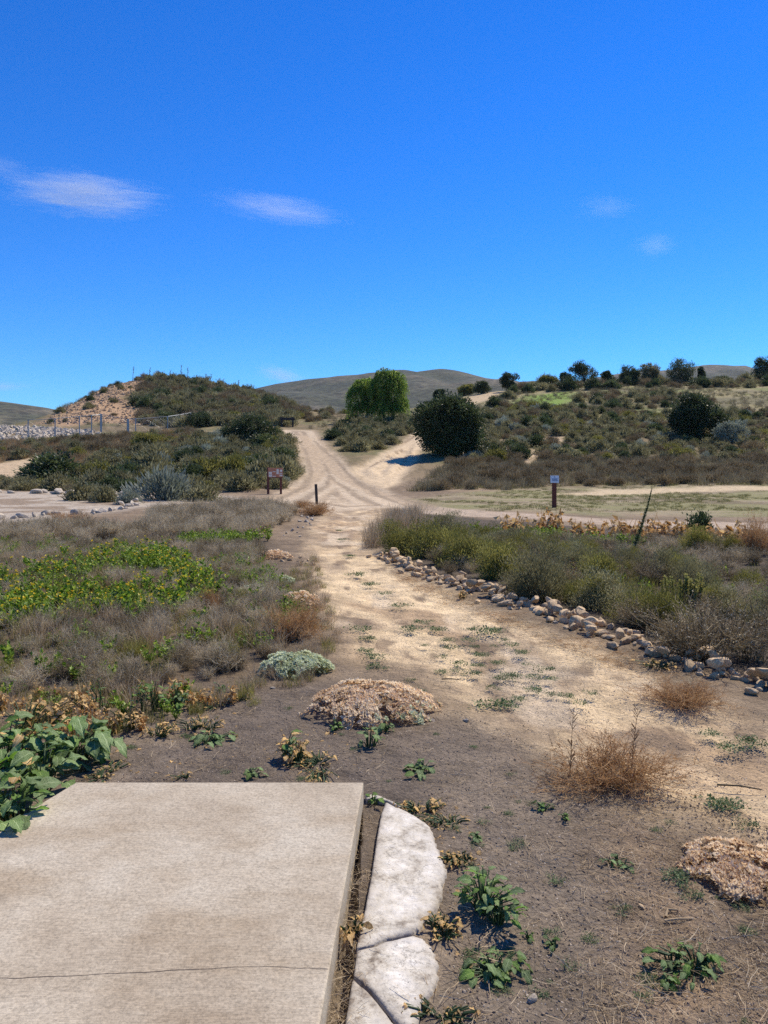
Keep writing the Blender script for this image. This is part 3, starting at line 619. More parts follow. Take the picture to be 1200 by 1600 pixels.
def mat_hill():
    m, n, l, b = newmat('far_hillside')
    geo = N(n, 'ShaderNodeNewGeometry')
    n1 = N(n, 'ShaderNodeTexNoise', i_Scale=0.012, i_Detail=7.0, i_Roughness=0.6); l.new(geo.outputs['Position'], n1.inputs['Vector'])
    v = N(n, 'ShaderNodeTexVoronoi', i_Scale=0.16); l.new(geo.outputs['Position'], v.inputs['Vector'])
    n2 = N(n, 'ShaderNodeTexNoise', i_Scale=0.07, i_Detail=6.0, i_Roughness=0.7); l.new(geo.outputs['Position'], n2.inputs['Vector'])
    r = ramp(n, [(0.36, S(58, 64, 42)), (0.5, S(80, 80, 58)), (0.64, S(108, 98, 76))]); l.new(n1.outputs[0], r.inputs[0])
    r2 = ramp(n, [(0.34, 0.35), (0.6, 1.1)]); l.new(v.outputs['Distance'], r2.inputs[0]); r3 = ramp(n, [(0.38, 0.62), (0.6, 1.1)]); l.new(n2.outputs[0], r3.inputs[0])
    c = mixc(n, l, r.outputs[0], r2.outputs[0], .7, 'MULTIPLY'); c = mixc(n, l, c, r3.outputs[0], 1.0, 'MULTIPLY'); l.new(c, b.inputs['Base Color']); b.inputs['Roughness'].default_value = 1.0
    bp = N(n, 'ShaderNodeBump', i_Strength=1.0, i_Distance=3.0); l.new(n2.outputs[0], bp.inputs['Height']); l.new(bp.outputs[0], b.inputs['Normal'])
    return m
M['hill'] = mat_hill()
def far_hill(name, ridge, yr, y0, y1, seed, rough):
    ridge = np.array(ridge, float); us = np.linspace((ridge[0, 0] - CX) / F, (ridge[-1, 0] - CX) / F, 220); ys = np.linspace(y0, y1, 90)
    U, Y = np.meshgrid(us, ys, indexing='ij'); zr = CAMZ + (HY - np.interp(U, (ridge[:, 0] - CX) / F, ridge[:, 1])) / F * yr
    t = np.where(Y < yr, (Y - y0) / (yr - y0), 1 - (Y - yr) / (y1 - yr)); t = np.clip(t, 0, 1)
    X = U * Y; rel = (fbm(X / 140., Y / 140., seed, 5) - .5); gul = np.abs(vnoise(X / 70. + Y / 300., Y / 500., seed + 3) - .5) * 2
    s = np.sin(t * math.pi / 2) ** 1.15; Z = -12 + (zr + 12) * s + rough * (rel + (gul - .5) * .6) * np.sin(t * math.pi) - 0.0
    V = np.stack([X, Y, Z], -1).reshape(-1, 3); G = np.arange(len(us) * len(ys)).reshape(len(us), len(ys))
    Fq = np.stack([G[:-1, :-1], G[1:, :-1], G[1:, 1:], G[:-1, 1:]], -1).reshape(-1, 4)
    o = link(name, mesh_q(name, V, Fq, M['hill'], None, True)); o['kind'] = 'structure'
far_hill('hill', [(-900, 690), (-400, 640), (-100, 628), (0, 634), (40, 638), (75, 641), (130, 650), (200, 665), (300, 690)], 560, 300, 800, 61, 10)
far_hill('hill', [(100, 690), (300, 650), (380, 620), (430, 607), (470, 601), (520, 597), (570, 594), (610, 590), (650, 586), (685, 585), (715, 589), (760, 596), (830, 602), (1000, 615), (1300, 660)], 1000, 380, 1500, 63, 22)
far_hill('hill', [(600, 660), (760, 610), (900, 596), (1000, 584), (1080, 577), (1110, 574), (1165, 574), (1180, 579), (1260, 584), (1500, 590), (1800, 640)], 1700, 1100, 2300, 65, 20)

# ------------------------------------------------------------------ concrete in the foreground
def flatpt(px, py, z):
    y = (CAMZ - z) * F / (py - HY); return ((px - CX) / F * y, y)

ST = 0.10   # slab top
def build_slab():
    fl, fr = flatpt(112, 1222, ST), flatpt(568, 1222, ST); l2, r2 = flatpt(0, 1290, ST), flatpt(499, 1600, ST)
    dl = ((l2[0] - fl[0]) / (fl[1] - l2[1])); dr = (r2[0] - fr[0]) / (fr[1] - r2[1]); y0 = -1.2
    nb = (fl[0] + dl * (fl[1] - 1.2), 1.2)
    poly = [(fl[0] + .02, fl[1]), fr, (fr[0] + dr * (fr[1] - y0), y0), (nb[0], y0), nb]
    bm = bmesh.new(); v = [bm.verts.new((x, y, ST)) for x, y in poly]; f = bm.faces.new(v)
    e = bmesh.ops.extrude_face_region(bm, geom=[f]); bmesh.ops.translate(bm, verts=[g for g in e['geom'] if isinstance(g, bmesh.types.BMVert)], vec=(0, 0, -.19))
    bmesh.ops.recalc_face_normals(bm, faces=bm.faces[:]); top = [ed for ed in bm.edges if all(abs(q.co.z - ST) < 1e-4 for q in ed.verts)]
    bmesh.ops.bevel(bm, geom=top, offset=.009, segments=3, affect='EDGES', profile=.6)
    me = bpy.data.meshes.new('concrete_slab'); bm.to_mesh(me); bm.free(); me.materials.append(M['concrete']); me.update()
    s = link('concrete_slab', me); tag(s, 'large flat grey broom-finished concrete slab at the near left', 'slab')
    # hairline crack: a thin dark groove laid into the surface, wandering right across
    g = np.random.RandomState(4); xs = np.linspace(-1.62, -.165, 90); pyc = 1522 + 6 * np.sin(xs * 4) - 4 * (xs + .9)
    ys = np.array([flatpt(0, p, ST)[1] for p in pyc]) + np.cumsum(g.normal(size=90)) * .0012; w = .0005 + .0009 * np.clip(vnoise(xs * 6, xs * 0, 8), 0, 1) * (xs < -.5) + .0002
    V = np.concatenate([np.stack([xs, ys - w, xs * 0 + ST + .0006], 1), np.stack([xs, ys + w, xs * 0 + ST + .0006], 1)]); Fq = [[i, i + 1, 91 + i, 90 + i] for i in range(89)]
    cm = mat_plain('crack_dirt', S(70, 58, 48), S(104, 90, 76), 60, .95, 0)
    link('crack', mesh_q('crack', V, Fq, cm), s)
    return fr, dr
SLAB_FR, SLAB_DR = build_slab()

def build_fragments():
    WT = 0.022; g = np.random.RandomState(12)
    def P(lst): return [flatpt(px, py, WT) for px, py in lst]
    pieces = [
     ('top', P([(603, 1252), (628, 1262), (652, 1274), (674, 1291), (677, 1306), (684, 1325), (693, 1342), (697, 1362), (691, 1380), (690, 1398), (680, 1416), (668, 1432), (656, 1448), (640, 1456), (622, 1459), (604, 1465), (585, 1474), (557, 1481), (571, 1420), (581, 1366), (589, 1310), (596, 1270)])),
     ('end', P([(571, 1240), (590, 1242), (615, 1250), (640, 1264), (625, 1259), (604, 1250), (588, 1247), (572, 1248)])),
     ('middle', P([(558, 1485), (587, 1477), (606, 1468), (625, 1462), (646, 1458), (664, 1464), (677, 1480), (684, 1502), (683, 1524), (678, 1540), (668, 1553), (659, 1570), (652, 1592), (646, 1625), (640, 1690), (631, 1606), (600, 1570), (578, 1545), (553, 1524)])),
     ('near', P([(551, 1528), (575, 1549), (596, 1573), (627, 1609), (636, 1700), (632, 1800), (505, 1800), (530, 1660)]))]
    r = empty('broken_kerb', (0.02, 2.6, 0)); tag(r, 'cracked strip of weathered white concrete beside the grey slab', 'kerb')
    for nm, poly in pieces:
        P2 = np.array(poly); h = .0065; gx = np.arange(P2[:, 0].min() - h, P2[:, 0].max() + h, h); gy = np.arange(P2[:, 1].min() - h, P2[:, 1].max() + h, h)
        X, Y = np.meshgrid(gx, gy, indexing='ij'); cxx, cyy = X[:-1, :-1] + h / 2, Y[:-1, :-1] + h / 2; ins = inpoly(cxx.ravel(), cyy.ravel(), poly).reshape(cxx.shape)
        G = np.arange(X.size).reshape(X.shape); Fq = np.stack([G[:-1, :-1], G[1:, :-1], G[1:, 1:], G[:-1, 1:]], -1)[ins]; ids, inv = np.unique(Fq, return_inverse=True); Fq = inv.reshape(-1, 4)
        x, y = X.ravel()[ids], Y.ravel()[ids]; d = np.abs(sdf(x, y, poly)) * np.sign(-sdf(x, y, poly)); jag = (fbm(x * 55, y * 55, 91, 4) - .5) * .024
        bd = np.abs(d); qx, qy, best = x.copy(), y.copy(), np.full(len(x), 1e9)
        for i in range(len(poly)):
            (ax, ay), (bx, by) = poly[i], poly[(i + 1) % len(poly)]; ex, ey = bx - ax, by - ay; t = np.clip(((x - ax) * ex + (y - ay) * ey) / max(ex * ex + ey * ey, 1e-9), 0, 1); dq = np.hypot(x - ax - t * ex, y - ay - t * ey); m = dq < best; best[m] = dq[m]; qx[m] = (ax + t * ex)[m]; qy[m] = (ay + t * ey)[m]
        e0 = np.concatenate([Fq[:, [0, 1]], Fq[:, [1, 2]], Fq[:, [2, 3]], Fq[:, [3, 0]]]); _, i0, c0 = np.unique(np.sort(e0, 1), axis=0, return_inverse=True, return_counts=True); rimv = np.zeros(len(x), bool); rimv[e0[c0[i0.ravel()] == 1].ravel()] = True
        jag = jag * sstep(.0, .04, x - .01); x = np.where(rimv, qx + jag, x); y = np.where(rimv, qy + jag * .7, y); d = np.where(rimv, 0, d); dd = np.clip(d, 0, 1); out = sstep(-.02, .06, x)
        z = WT + (fbm(x * 6, y * 6, 5, 4) - .5) * .010 - (.002 + .010 * out) * np.exp(-dd / .007) + (fbm(x * 45, y * 45, 17, 2) - .5) * .005
        e = np.concatenate([Fq[:, [0, 1]], Fq[:, [1, 2]], Fq[:, [2, 3]], Fq[:, [3, 0]]]); key = np.sort(e, 1); _, iv, ct = np.unique(key, axis=0, return_inverse=True, return_counts=True); be = e[ct[iv.ravel()] == 1]; n = len(x)
        V = np.concatenate([np.stack([x - .02, y - 2.6, z], 1), np.stack([x - .02 + .012 * out, y - 2.6, z * 0 - .09], 1)]); Fa = np.concatenate([Fq, np.stack([be[:, 1], be[:, 0], be[:, 0] + n, be[:, 1] + n], 1)])
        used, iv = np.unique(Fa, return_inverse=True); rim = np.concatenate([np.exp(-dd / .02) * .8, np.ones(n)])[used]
        o = link('fragment', mesh_q('fragment', V[used], iv.reshape(-1, 4), M['white'], rim, True), r)
        if nm == 'near': o.rotation_euler = (rad(.4), rad(-.6), 0)
build_fragments()

# ------------------------------------------------------------------ posts and signs
def sign_post():
    p = at(866, 793); r = empty('trail_marker', p, rad(-6)); tag(r, 'red-brown trail marker post with a small white plaque beside the field', 'trail marker')
    link('post', box_mesh('post', (-.075, .075, -.05, .05, -.2, .86), M['post_red'], .008), r)
    pl = link('plaque', box_mesh('plaque', (-.145, .145, -.012, .012, 0, .25), M['plaque'], .004), r, (.01, -.064, .85), (rad(-6), 0, rad(4)))
    for k, (x0, x1, z, h) in enumerate(((-.095, .10, .128, .022), (-.095, .085, .095, .022), (-.095, .10, .062, .022))):
        link('text_line', box_mesh('text_line', (x0, x1, -.0155, -.0125, z, z + h), M['ink']), pl)
    bm = bmesh.new()
    for a in ((-.02, .165), (.02, .165), (0, .135)): bm.verts.new((a[0], -.0135, a[1] + .035))
    bm.faces.new(bm.verts[:]); e = bmesh.ops.extrude_face_region(bm, geom=bm.faces[:]); bmesh.ops.translate(bm, verts=[q for q in e['geom'] if isinstance(q, bmesh.types.BMVert)], vec=(0, -.003, 0))
    box_bm(bm, -.006, .006, -.0165, -.0135, .195, .235)
    me = bpy.data.meshes.new('arrow'); bm.to_mesh(me); bm.free(); me.materials.append(M['ink']); link('arrow', me, pl)
sign_post()

def info_sign():
    p = at(419, 772); r = empty('information_sign', p, rad(28)); tag(r, 'weathered wooden information board on two red-brown posts beside the road', 'sign')
    q = at(436, 768); 
    link('post', box_mesh('post', (-.05, .05, -.05, .05, -.3, 1.33), M['post_red'], .008), r)
    link('post', box_mesh('post', (.62, .71, -.05, .05, -.3, 1.24), M['post_red'], .008), r)
    bd = link('board', box_mesh('board', (-.03, .74, -.085, -.053, .83, 1.29), M['panelred'], .006), r)
    def pn(nm, x0, x1, z0, z1, m): link(nm, box_mesh(nm, (x0, x1, -.093, -.0855, z0, z1), M[m], .001), bd)
    for x0, x1, z0, z1 in ((.0, .17, .85, .97), (.0, .16, .99, 1.1), (.40, .52, .98, 1.23), (.56, .71, .88, .95), (.58, .70, 1.10, 1.2), (.2, .36, .86, .90), (.2, .36, 1.09, 1.12), (.56, .70, 1.0, 1.04)): pn('panel', x0, x1, z0, z1, 'paper')
    link('board_rail', box_mesh('board_rail', (-.05, .75, -.06, .02, .79, .825), M['post_dark'], .005), r)
info_sign()

def low_post():
    p = at(495, 786); o = link('wooden_post', box_mesh('wooden_post', (-.045, .045, -.045, .045, -.2, .72), M['post_dark'], .008), None, p, (0, rad(-3), rad(20)))
    tag(o, 'short dark wooden post standing alone beside the road junction', 'post')
low_post()

def rail_gate():
    p = at(449, 667); r = empty('wooden_barrier', p, rad(10)); tag(r, 'small dark wooden barrier at the top of the dirt road', 'barrier')
    for x in (-.55, .55): link('post', box_mesh('post', (x - .09, x + .09, -.09, .09, -.3, 1.0), M['post_dark'], .01), r)
    link('rail', box_mesh('rail', (-.75, .75, -.13, -.092, .68, .95), M['post_dark'], .01), r)
rail_gate()

# ------------------------------------------------------------------ chain-link fence
def fence():
    base = [(44, 688), (86, 685), (124, 681), (143, 679), (158, 677), (200, 676), (212, 675), (262, 671), (298, 664)]
    P = []
    for px, py in base: P.append(at(px, py))
    r = empty('chain_link_fence', P[0]); tag(r, 'grey chain-link fence crossing the foot of the rocky hill', 'fence'); o0 = P[0]
    thick = {4: .10, 5: .12}
    tops = []
    for i, p in enumerate(P):
        h = 1.9 if i < 5 else 1.35; w = thick.get(i, .05); b = Bag(); b.tube([(0, 0, -.3), (0, 0, h * .5), (0, 0, h)], w, w, sides=8)
        me = b.mesh('post', M['galv']); link('post', me, r, p - o0); tops.append(p + Vector((0, 0, h - .03)))
    for i in range(len(P) - 1):
        b = Bag(); b.tube([tops[i] - o0, (tops[i] + tops[i + 1]) / 2 - o0 - Vector((0, 0, .03)), tops[i + 1] - o0], .028, .028, sides=6); link('top_rail', b.mesh('top_rail', M['galv']), r)
        # woven wire
        a, c = P[i] - o0, P[i + 1] - o0; at_, ct = tops[i] - o0, tops[i + 1] - o0; Ln = (c - a).length; st = .16; n = int((Ln + 2) / st); Q = []
        for s in (1, -1):
            for k in range(-13, n):
                x0, x1 = k * st, k * st + 1.9; z0, z1 = (0, 1) if s > 0 else (1, 0); t0, t1 = x0 / Ln, x1 / Ln; zz0, zz1 = z0, z1
                if t1 <= 0 or t0 >= 1: continue
                if t0 < 0: zz0 = z0 + (z1 - z0) * (-t0 / (t1 - t0)); t0_ = 0
                else: t0_ = t0
                if t1 > 1: zz1 = z0 + (z1 - z0) * ((1 - t0) / (t1 - t0)); t1_ = 1
                else: t1_ = t1
                p0 = (a.lerp(c, t0_)).lerp(at_.lerp(ct, t0_), zz0); p1 = (a.lerp(c, t1_)).lerp(at_.lerp(ct, t1_), zz1); Q.append([p0, p1])
        b = Bag(); b.ribbons(np.array([[list(u), list(v)] for u, v in Q]), .007, .007, .5, np.random.RandomState(i)); link('wire_mesh', b.mesh('wire_mesh', M['galv']), r)
fence()

# ------------------------------------------------------------------ stones
ROCKS = [rock_mesh('stone', 100 + i, M['rock'], 2, .68) for i in range(7)]
BOULD = [rock_mesh('boulder', 140 + i, M['boulder'], 2, .72) for i in range(5)]
def polyline(pts, n):
    W = np.array([list(at(*p)) for p in pts]); seg = np.r_[0, np.cumsum(np.linalg.norm(np.diff(W, axis=0), axis=1))]; t = np.linspace(0, seg[-1], n); return np.stack([np.interp(t, seg, W[:, k]) for k in range(3)], 1)
def border(name, label, pts, n, s0, s1, wid, meshes, seed, cat='rock border', up=.35, child='stone'):
    g = np.random.RandomState(seed); C = polyline(pts, n); r = empty(name, C[n // 2]); tag(r, label, cat); o = np.array(C[n // 2])
    for i, c in enumerate(C):
        s = g.uniform(s0, s1) * (1.25 if g.rand() < .15 else 1); q = c + [g.normal() * wid, g.normal() * wid, 0]; q[2] = gz(q[0], q[1]) + s * .11 + (s * .42 if g.rand() < up else 0)
        link(child, meshes[g.randint(len(meshes))], r, q - o, (g.normal() * .25, g.normal() * .25, g.uniform(0, 6.28)), (s, s * g.uniform(.6, 1), s * g.uniform(.6, 1.0)))
border('rock_border', 'low border of piled stones along the right edge of the sandy path', [(598, 868), (650, 893), (700, 910), (745, 924), (800, 943), (870, 966), (930, 985), (990, 1003), (1045, 1024), (1110, 1048), (1160, 1060), (1270, 1092)], 330, .06, .22, .10, ROCKS, 1, 'rock border', .28)
border('rock_row', 'row of pale boulders along the back of the gravel clearing', [(-40, 768), (10, 771), (50, 770), (95, 772), (150, 773), (200, 771), (320, 768)], 26, .35, .8, .25, BOULD, 3, 'rock row', 0, 'boulder')
border('rock_row', 'row of pale rounded rocks along the front of the gravel clearing', [(0, 812), (40, 809), (70, 804), (118, 804), (150, 802), (185, 797), (215, 788)], 26, .2, .42, .10, BOULD, 4, 'rock row', .1, 'boulder')
border('rock_row', 'small scatter of pale stones left of the narrow path near the road', [(447, 838), (468, 828), (484, 818), (478, 808), (468, 800)], 30, .06, .15, .12, BOULD, 5, 'rock row', .15)
border('rock_row', 'loose tan and grey stones edging the left bed beside the path', [(395, 862), (425, 868), (450, 874), (490, 882)], 26, .05, .13, .14, ROCKS, 6, 'rock row', .1)
def lone(px, py, s, label, m, seed, flat=1.0):
    p = at(px, py); o = link('stone', m, None, p + Vector((0, 0, s * .12)), (0.1, .15, seed * 1.3), (s, s * .8, s * .6 * flat)); tag(o, label, 'stone')
lone(208, 789, .55, 'large rounded tan boulder at the right end of the front rock row', BOULD[1], 1)
lone(728, 1127, .055, 'small pale flat stone on dark soil right of the tan mound', BOULD[2], 2)
lone(833, 1563, .05, 'pale chip of stone on the bare soil at the bottom', BOULD[0], 3)
lone(1003, 1418, .035, 'dark round pebble on the straw-littered soil at the right', ROCKS[2], 4)
lone(425, 1076, .05, 'small whitish stone on dark soil behind the slab', BOULD[3], 5)
lone(868, 974, .10, 'white flat stone lying just in front of the rock border', BOULD[4], 6)

# ------------------------------------------------------------------ plant shapes
dk = M['drydark']
SAGE = [shrub_mesh('shrub', 200 + i, [M['sage'], dk], .5, .62, 34, 60, .13, .035, .9) for i in range(4)]
OLIVE = [shrub_mesh('shrub', 210 + i, [M['olive'], dk], .5, .6, 34, 60, .11, .04, .6) for i in range(3)]
DARK = [shrub_mesh('shrub', 220 + i, [M['darkleaf'], M['bark']], .5, .8, 40, 70, .10, .05, .2) for i in range(3)]
SILVER = [shrub_mesh('shrub', 230 + i, [M['silver'], dk], .5, .6, 30, 60, .13, .03, 1.0) for i in range(2)]
DRYSH = [shrub_mesh('shrub', 240 + i, [M['drydark'], dk], .5, .55, 30, 60, .15, .018, 1.0) for i in range(3)]
NSAGE = [shrub_mesh('shrub', 250 + i, [M['sage'], dk], .5, .7, 60, 170, .055, .011, 1.0, .22) for i in range(2)]
NOLIVE = [shrub_mesh('shrub', 260 + i, [M['olive'], dk], .5, .7, 60, 170, .05, .013, .9, .22) for i in range(3)]
BRUSH = [brush_mesh('brush', 300 + i, [M['drygrey']], .38, .42, 54, 13, .0042, 1500) for i in range(4)]
BRUSHD = [brush_mesh('brush', 310 + i, [M['drydark'], M['drygrey']], .40, .46, 64, 14, .0050, 1400, mi_bits=1) for i in range(3)]
TUMBLE = [brush_mesh('brush', 320 + i, [M['drybrown']], .5, .42, 190, 14, .0046, 3600, 1.15, .016) for i in range(3)]
WEED = [weed_mesh('weed', 330 + i, [M['weed'], M['flower']], 80, .16, .25, .062, .038, 5 if i % 2 else 0) for i in range(4)]
GRASSD = [grass_mesh('grass', 340 + i, M['straw'], 70, .16, .34, .006) for i in range(3)]
GRASSG = [grass_mesh('grass', 350 + i, M['olive'], 60, .14, .22, .006) for i in range(3)]
TUFT = [grass_mesh('grass', 360 + i, M['grass'], 30, .3, .16, .016, .8, 3) for i in range(3)]
TUFTD = [grass_mesh('grass', 365 + i, M['fargrass'], 44, .3, .55, .016, .6, 3) for i in range(3)]
TUFTB = [grass_mesh('grass', 370 + i, M['drybrown'], 44, .3, .5, .014, .6, 3) for i in range(2)]
ROSET = [rosette_mesh('weed', 380 + i, 16 + 6 * i, .085, M['pathweed'], .022) for i in range(4)]

def put(name, meshes, px, py, wpx, hpx, label, cat, group=None, seed=None, aspect=None, depth=1.0, base=(.5, .62)):
    """a plant standing at picture position px,py, wpx wide and hpx tall there"""
    g = np.random.RandomState(seed if seed is not None else int(px * 7 + py)); p = at(px, py); k = p.y / F
    me = meshes[g.randint(len(meshes))]
    if 'dims' not in me:
        co = np.array([v.co for v in me.vertices]); me['dims'] = [float(np.percentile(np.abs(co[:, :2]), 98)), float(np.percentile(co[:, 2], 99))]
    rx, hz = me['dims']; sx = wpx * k / 2 / rx; sz = hpx * k / hz
    o = link(name, me, None, (p.x, p.y + .25 * wpx * k * depth, 0), (0, 0, g.uniform(0, 6.28)), (sx, sx * depth, sz)); o.location.z = gz(o.location.x, o.location.y) - .02 * sz
    tag(o, label, cat, group); return o

# ------------------------------------------------------------------ trees and big bushes
def crown_mesh(name, seed, mat, lobes, clumps, per, L, W, droop=0.0, cs=.2, shell=.55, up=.25):
    g = np.random.RandomState(seed); b = Bag(); w = np.array([l[3] * l[4] * l[5] for l in lobes]) ** .66; pick = g.choice(len(lobes), clumps, p=w / w.sum())
    LB = np.array(lobes); d = sph(g, clumps); rr = shell + (1 - shell) * g.uniform(0, 1, clumps) ** .6; rr *= 1 + .10 * g.normal(size=clumps)
    C = LB[pick, :3] + d * rr[:, None] * LB[pick, 3:]; C[:, 2] = np.maximum(C[:, 2], .05 * LB[:, 2].max()); size = LB[:, 3:].mean()
    ct = np.clip(.45 + .18 * g.normal(size=clumps), 0, 1); s = cs * size * g.uniform(.6, 1.3, clumps)
    i = np.repeat(np.arange(clumps), per); n = len(i); o = g.normal(size=(n, 3)) * .6; P = C[i] + o * s[i][:, None]
    D = norm(o) + d[i] * .5 + np.array([0, 0, up]) + g.normal(size=(n, 3)) * .3; D[:, 2] -= droop
    keep = P[:, 2] > .03; b.leaves(P[keep], D[keep], L * g.uniform(.6, 1.3, keep.sum()), W * g.uniform(.7, 1.3, keep.sum()), np.clip(ct[i] + g.normal(size=n) * .14, 0, 1)[keep], g, 0)
    return b.mesh(name, mat), C

def trunk_mesh(name, seed, mat, C, r0, fork, stems=3, limbs=16):
    g = np.random.RandomState(seed); b = Bag(); idx = g.choice(len(C), min(limbs, len(C)), replace=False)
    for s in range(stems):
        a = g.uniform(0, 6.28); top = np.array([math.cos(a) * fork * .35, math.sin(a) * fork * .35, fork]) if stems > 1 else np.array([.05 * fork, 0, fork])
        base = top * [.25, .25, 0] + [0, 0, -.15]; b.tube([base, base * .5 + top * .5 + g.normal(size=3) * .04 * fork, top], r0, r0 * .6, .5, 8)
        for k in idx[s::stems]:
            m = (top + C[k]) / 2 + g.normal(size=3) * .08 * fork; b.tube([top, m, C[k]], r0 * .45, r0 * .12, .5, 5)
    return b.mesh(name, mat)

def tree(name, label, cat, px, py, seed, mat, lobes, clumps, per, L, W, r0, fork, group=None, stems=3, back=0.0, **kw):
    p = at(px, py); p = Vector((p.x, p.y + back, 0)); p.z = gz(p.x, p.y) - .05; r = empty(name, p); tag(r, label, cat, group)
    cm, C = crown_mesh('crown', seed, mat, lobes, clumps, per, L, W, **kw); link('crown', cm, r); link('trunk', trunk_mesh('trunk', seed, M['bark'], C, r0, fork, stems), r); return r

tree('round_bush', 'big dense dark green rounded bush beside the side trail', 'bush', 700, 714, 401, M['darkleaf'],
     [(0, 0, 2.2, 2.25, 1.9, 1.95), (-1.25, -.2, 2.5, 1.25, 1.2, 1.3), (1.35, 0, 2.1, 1.25, 1.3, 1.7), (.2, .2, 3.3, 1.7, 1.3, .95), (2.1, -.4, .8, .8, .8, .8), (.2, -.5, 1.2, 1.8, 1.2, 1.1), (.9, -.3, .6, 1.3, .9, .6)], 640, 46, .20, .10, .12, 1.0, cs=.22, shell=.72, stems=4, back=1.2)
tree('hill_bush', 'dark green double-crowned bush on the right hillside', 'bush', 1092, 690, 402, M['darkleaf'],
     [(-.2, 0, 2.1, 1.7, 1.5, 1.6), (.1, 0, 2.9, 1.0, 1.0, .9), (2.0, -.2, 1.5, 1.0, 1.0, 1.0), (-1.0, 0, 1.6, 1.0, 1.0, 1.1)], 340, 46, .2, .1, .12, .9, cs=.24, shell=.65, back=1.0)
tree('hill_bush', 'pale grey-green loose shrub beside the dark bush on the right hillside', 'shrub', 1142, 697, 403, M['silver'],
     [(0, 0, 1.15, 1.2, .9, .75), (.7, 0, 1.4, .6, .6, .5), (-.6, 0, 1.2, .7, .6, .5)], 110, 36, .17, .06, .06, .5, cs=.24, shell=.5)
tree('hill_bush', 'dark rounded bush beside the dirt road below the rocky hill', 'bush', 387, 692, 404, M['darkleaf'],
     [(0, 0, 1.0, 1.9, 1.4, 1.0), (-1.2, 0, .8, 1.0, 1.0, .8), (1.2, 0, .9, 1.0, 1.0, .85), (.2, 0, 1.5, 1.0, .9, .7)], 260, 42, .17, .08, .08, .4, cs=.24, shell=.6, back=.8)
tree('hill_bush', 'small bright green rounded bush alone on the brown slope below the fence', 'bush', 225, 704, 405, M['olive'],
     [(0, 0, .75, .85, .8, .7), (.4, 0, .9, .5, .5, .5)], 90, 40, .14, .06, .05, .3, cs=.25, shell=.55)
tree('hill_bush', 'dark shrub with a yellow-green neighbour below the pale trail on the hill', 'bush', 310, 668, 406, M['darkleaf'],
     [(0, 0, .9, 1.0, .9, .8), (.9, -.2, .6, .7, .7, .6)], 90, 40, .17, .08, .06, .3, cs=.25, shell=.55)

# two weeping pepper trees at the top of the rise
def pepper(label, px, py, seed, lobes, nstr):
    g = np.random.RandomState(seed); p = at(px, py); r = empty('pepper_tree', p); tag(r, label, 'tree', None)
    b = Bag(); LB = np.array(lobes); w = (LB[:, 3] * LB[:, 5]); pick = g.choice(len(lobes), nstr, p=w / w.sum()); d = sph(g, nstr); d[:, 2] = np.abs(d[:, 2]) * .9 - .15; d = norm(d)
    A = LB[pick, :3] + d * LB[pick, 3:] * g.uniform(.75, 1.05, (nstr, 1)); ln = g.uniform(.3, 1.3, nstr); k = 11; t = np.linspace(0, 1, k)
    out = d * [1, 1, 0] * .45 * ln[:, None]; Q = A[:, None] + out[:, None] * (np.sin(t * 1.9) / 1.0)[None, :, None]; Q[:, :, 2] -= (t[None] ** 1.4) * ln[:, None] * 1.1; Q[:, :, 2] += .25 * np.sin(t * 3.14)[None] * .5
    Q[:, :, 2] = np.maximum(Q[:, :, 2], .25 + .2 * g.uniform(size=(nstr, 1)))
    b.ribbons(Q, .02, .01, .15, g, 0); ct = np.clip(.45 + .2 * g.normal(size=nstr), 0, 1); P = np.repeat(Q.reshape(-1, 3), 2, 0); n = len(P); sgn = np.tile([1, -1], n // 2)[:, None]
    D = g.normal(size=(n, 3)) * .6 * sgn + [0, 0, -.75]; b.leaves(P + g.normal(size=(n, 3)) * .05, D, .20 * g.uniform(.6, 1.2, n), .075 * g.uniform(.7, 1.3, n), np.clip(np.repeat(ct, 2 * k) + g.normal(size=n) * .15, 0, 1), g, 0)
    link('crown', b.mesh('crown', M['pepper']), r); link('trunk', trunk_mesh('trunk', seed, M['bark'], A[g.choice(nstr, 40)], .16, 1.5, 3, 24), r)
    return r
pepper('left of the two weeping bright green pepper trees on the rise', 571, 660, 411, [(0, 0, 3.7, 1.35, 1.3, 1.4), (-.9, 0, 3.3, 1.0, 1.0, 1.3), (.7, .3, 3.0, 1.0, 1.1, 1.4), (-.5, .2, 4.4, .7, .7, .7), (.5, .2, 4.6, .5, .6, .6), (-.9, 0, 1.9, 1.0, 1.0, 1.1), (.8, 0, 1.9, .9, .9, 1.1), (0, -.4, 1.6, 1.3, .8, .9)], 820)
pepper('right and taller of the two weeping bright green pepper trees on the rise', 603, 660, 412, [(0, 0, 4.2, 1.5, 1.3, 1.5), (1.0, .2, 4.0, 1.1, 1.1, 1.5), (.3, 0, 5.1, 1.1, 1.0, .9), (1.2, 0, 2.6, 1.0, 1.1, 1.2), (-.7, 0, 3.0, 1.0, 1.1, 1.2), (1.5, 0, 5.0, .5, .6, .7), (-.3, 0, 5.6, .6, .6, .6), (1.5, 0, 1.9, .8, .9, 1.0), (-.4, -.4, 1.6, 1.2, .8, 1.0), (.7, -.4, 1.5, 1.2, .8, .9)], 1100)

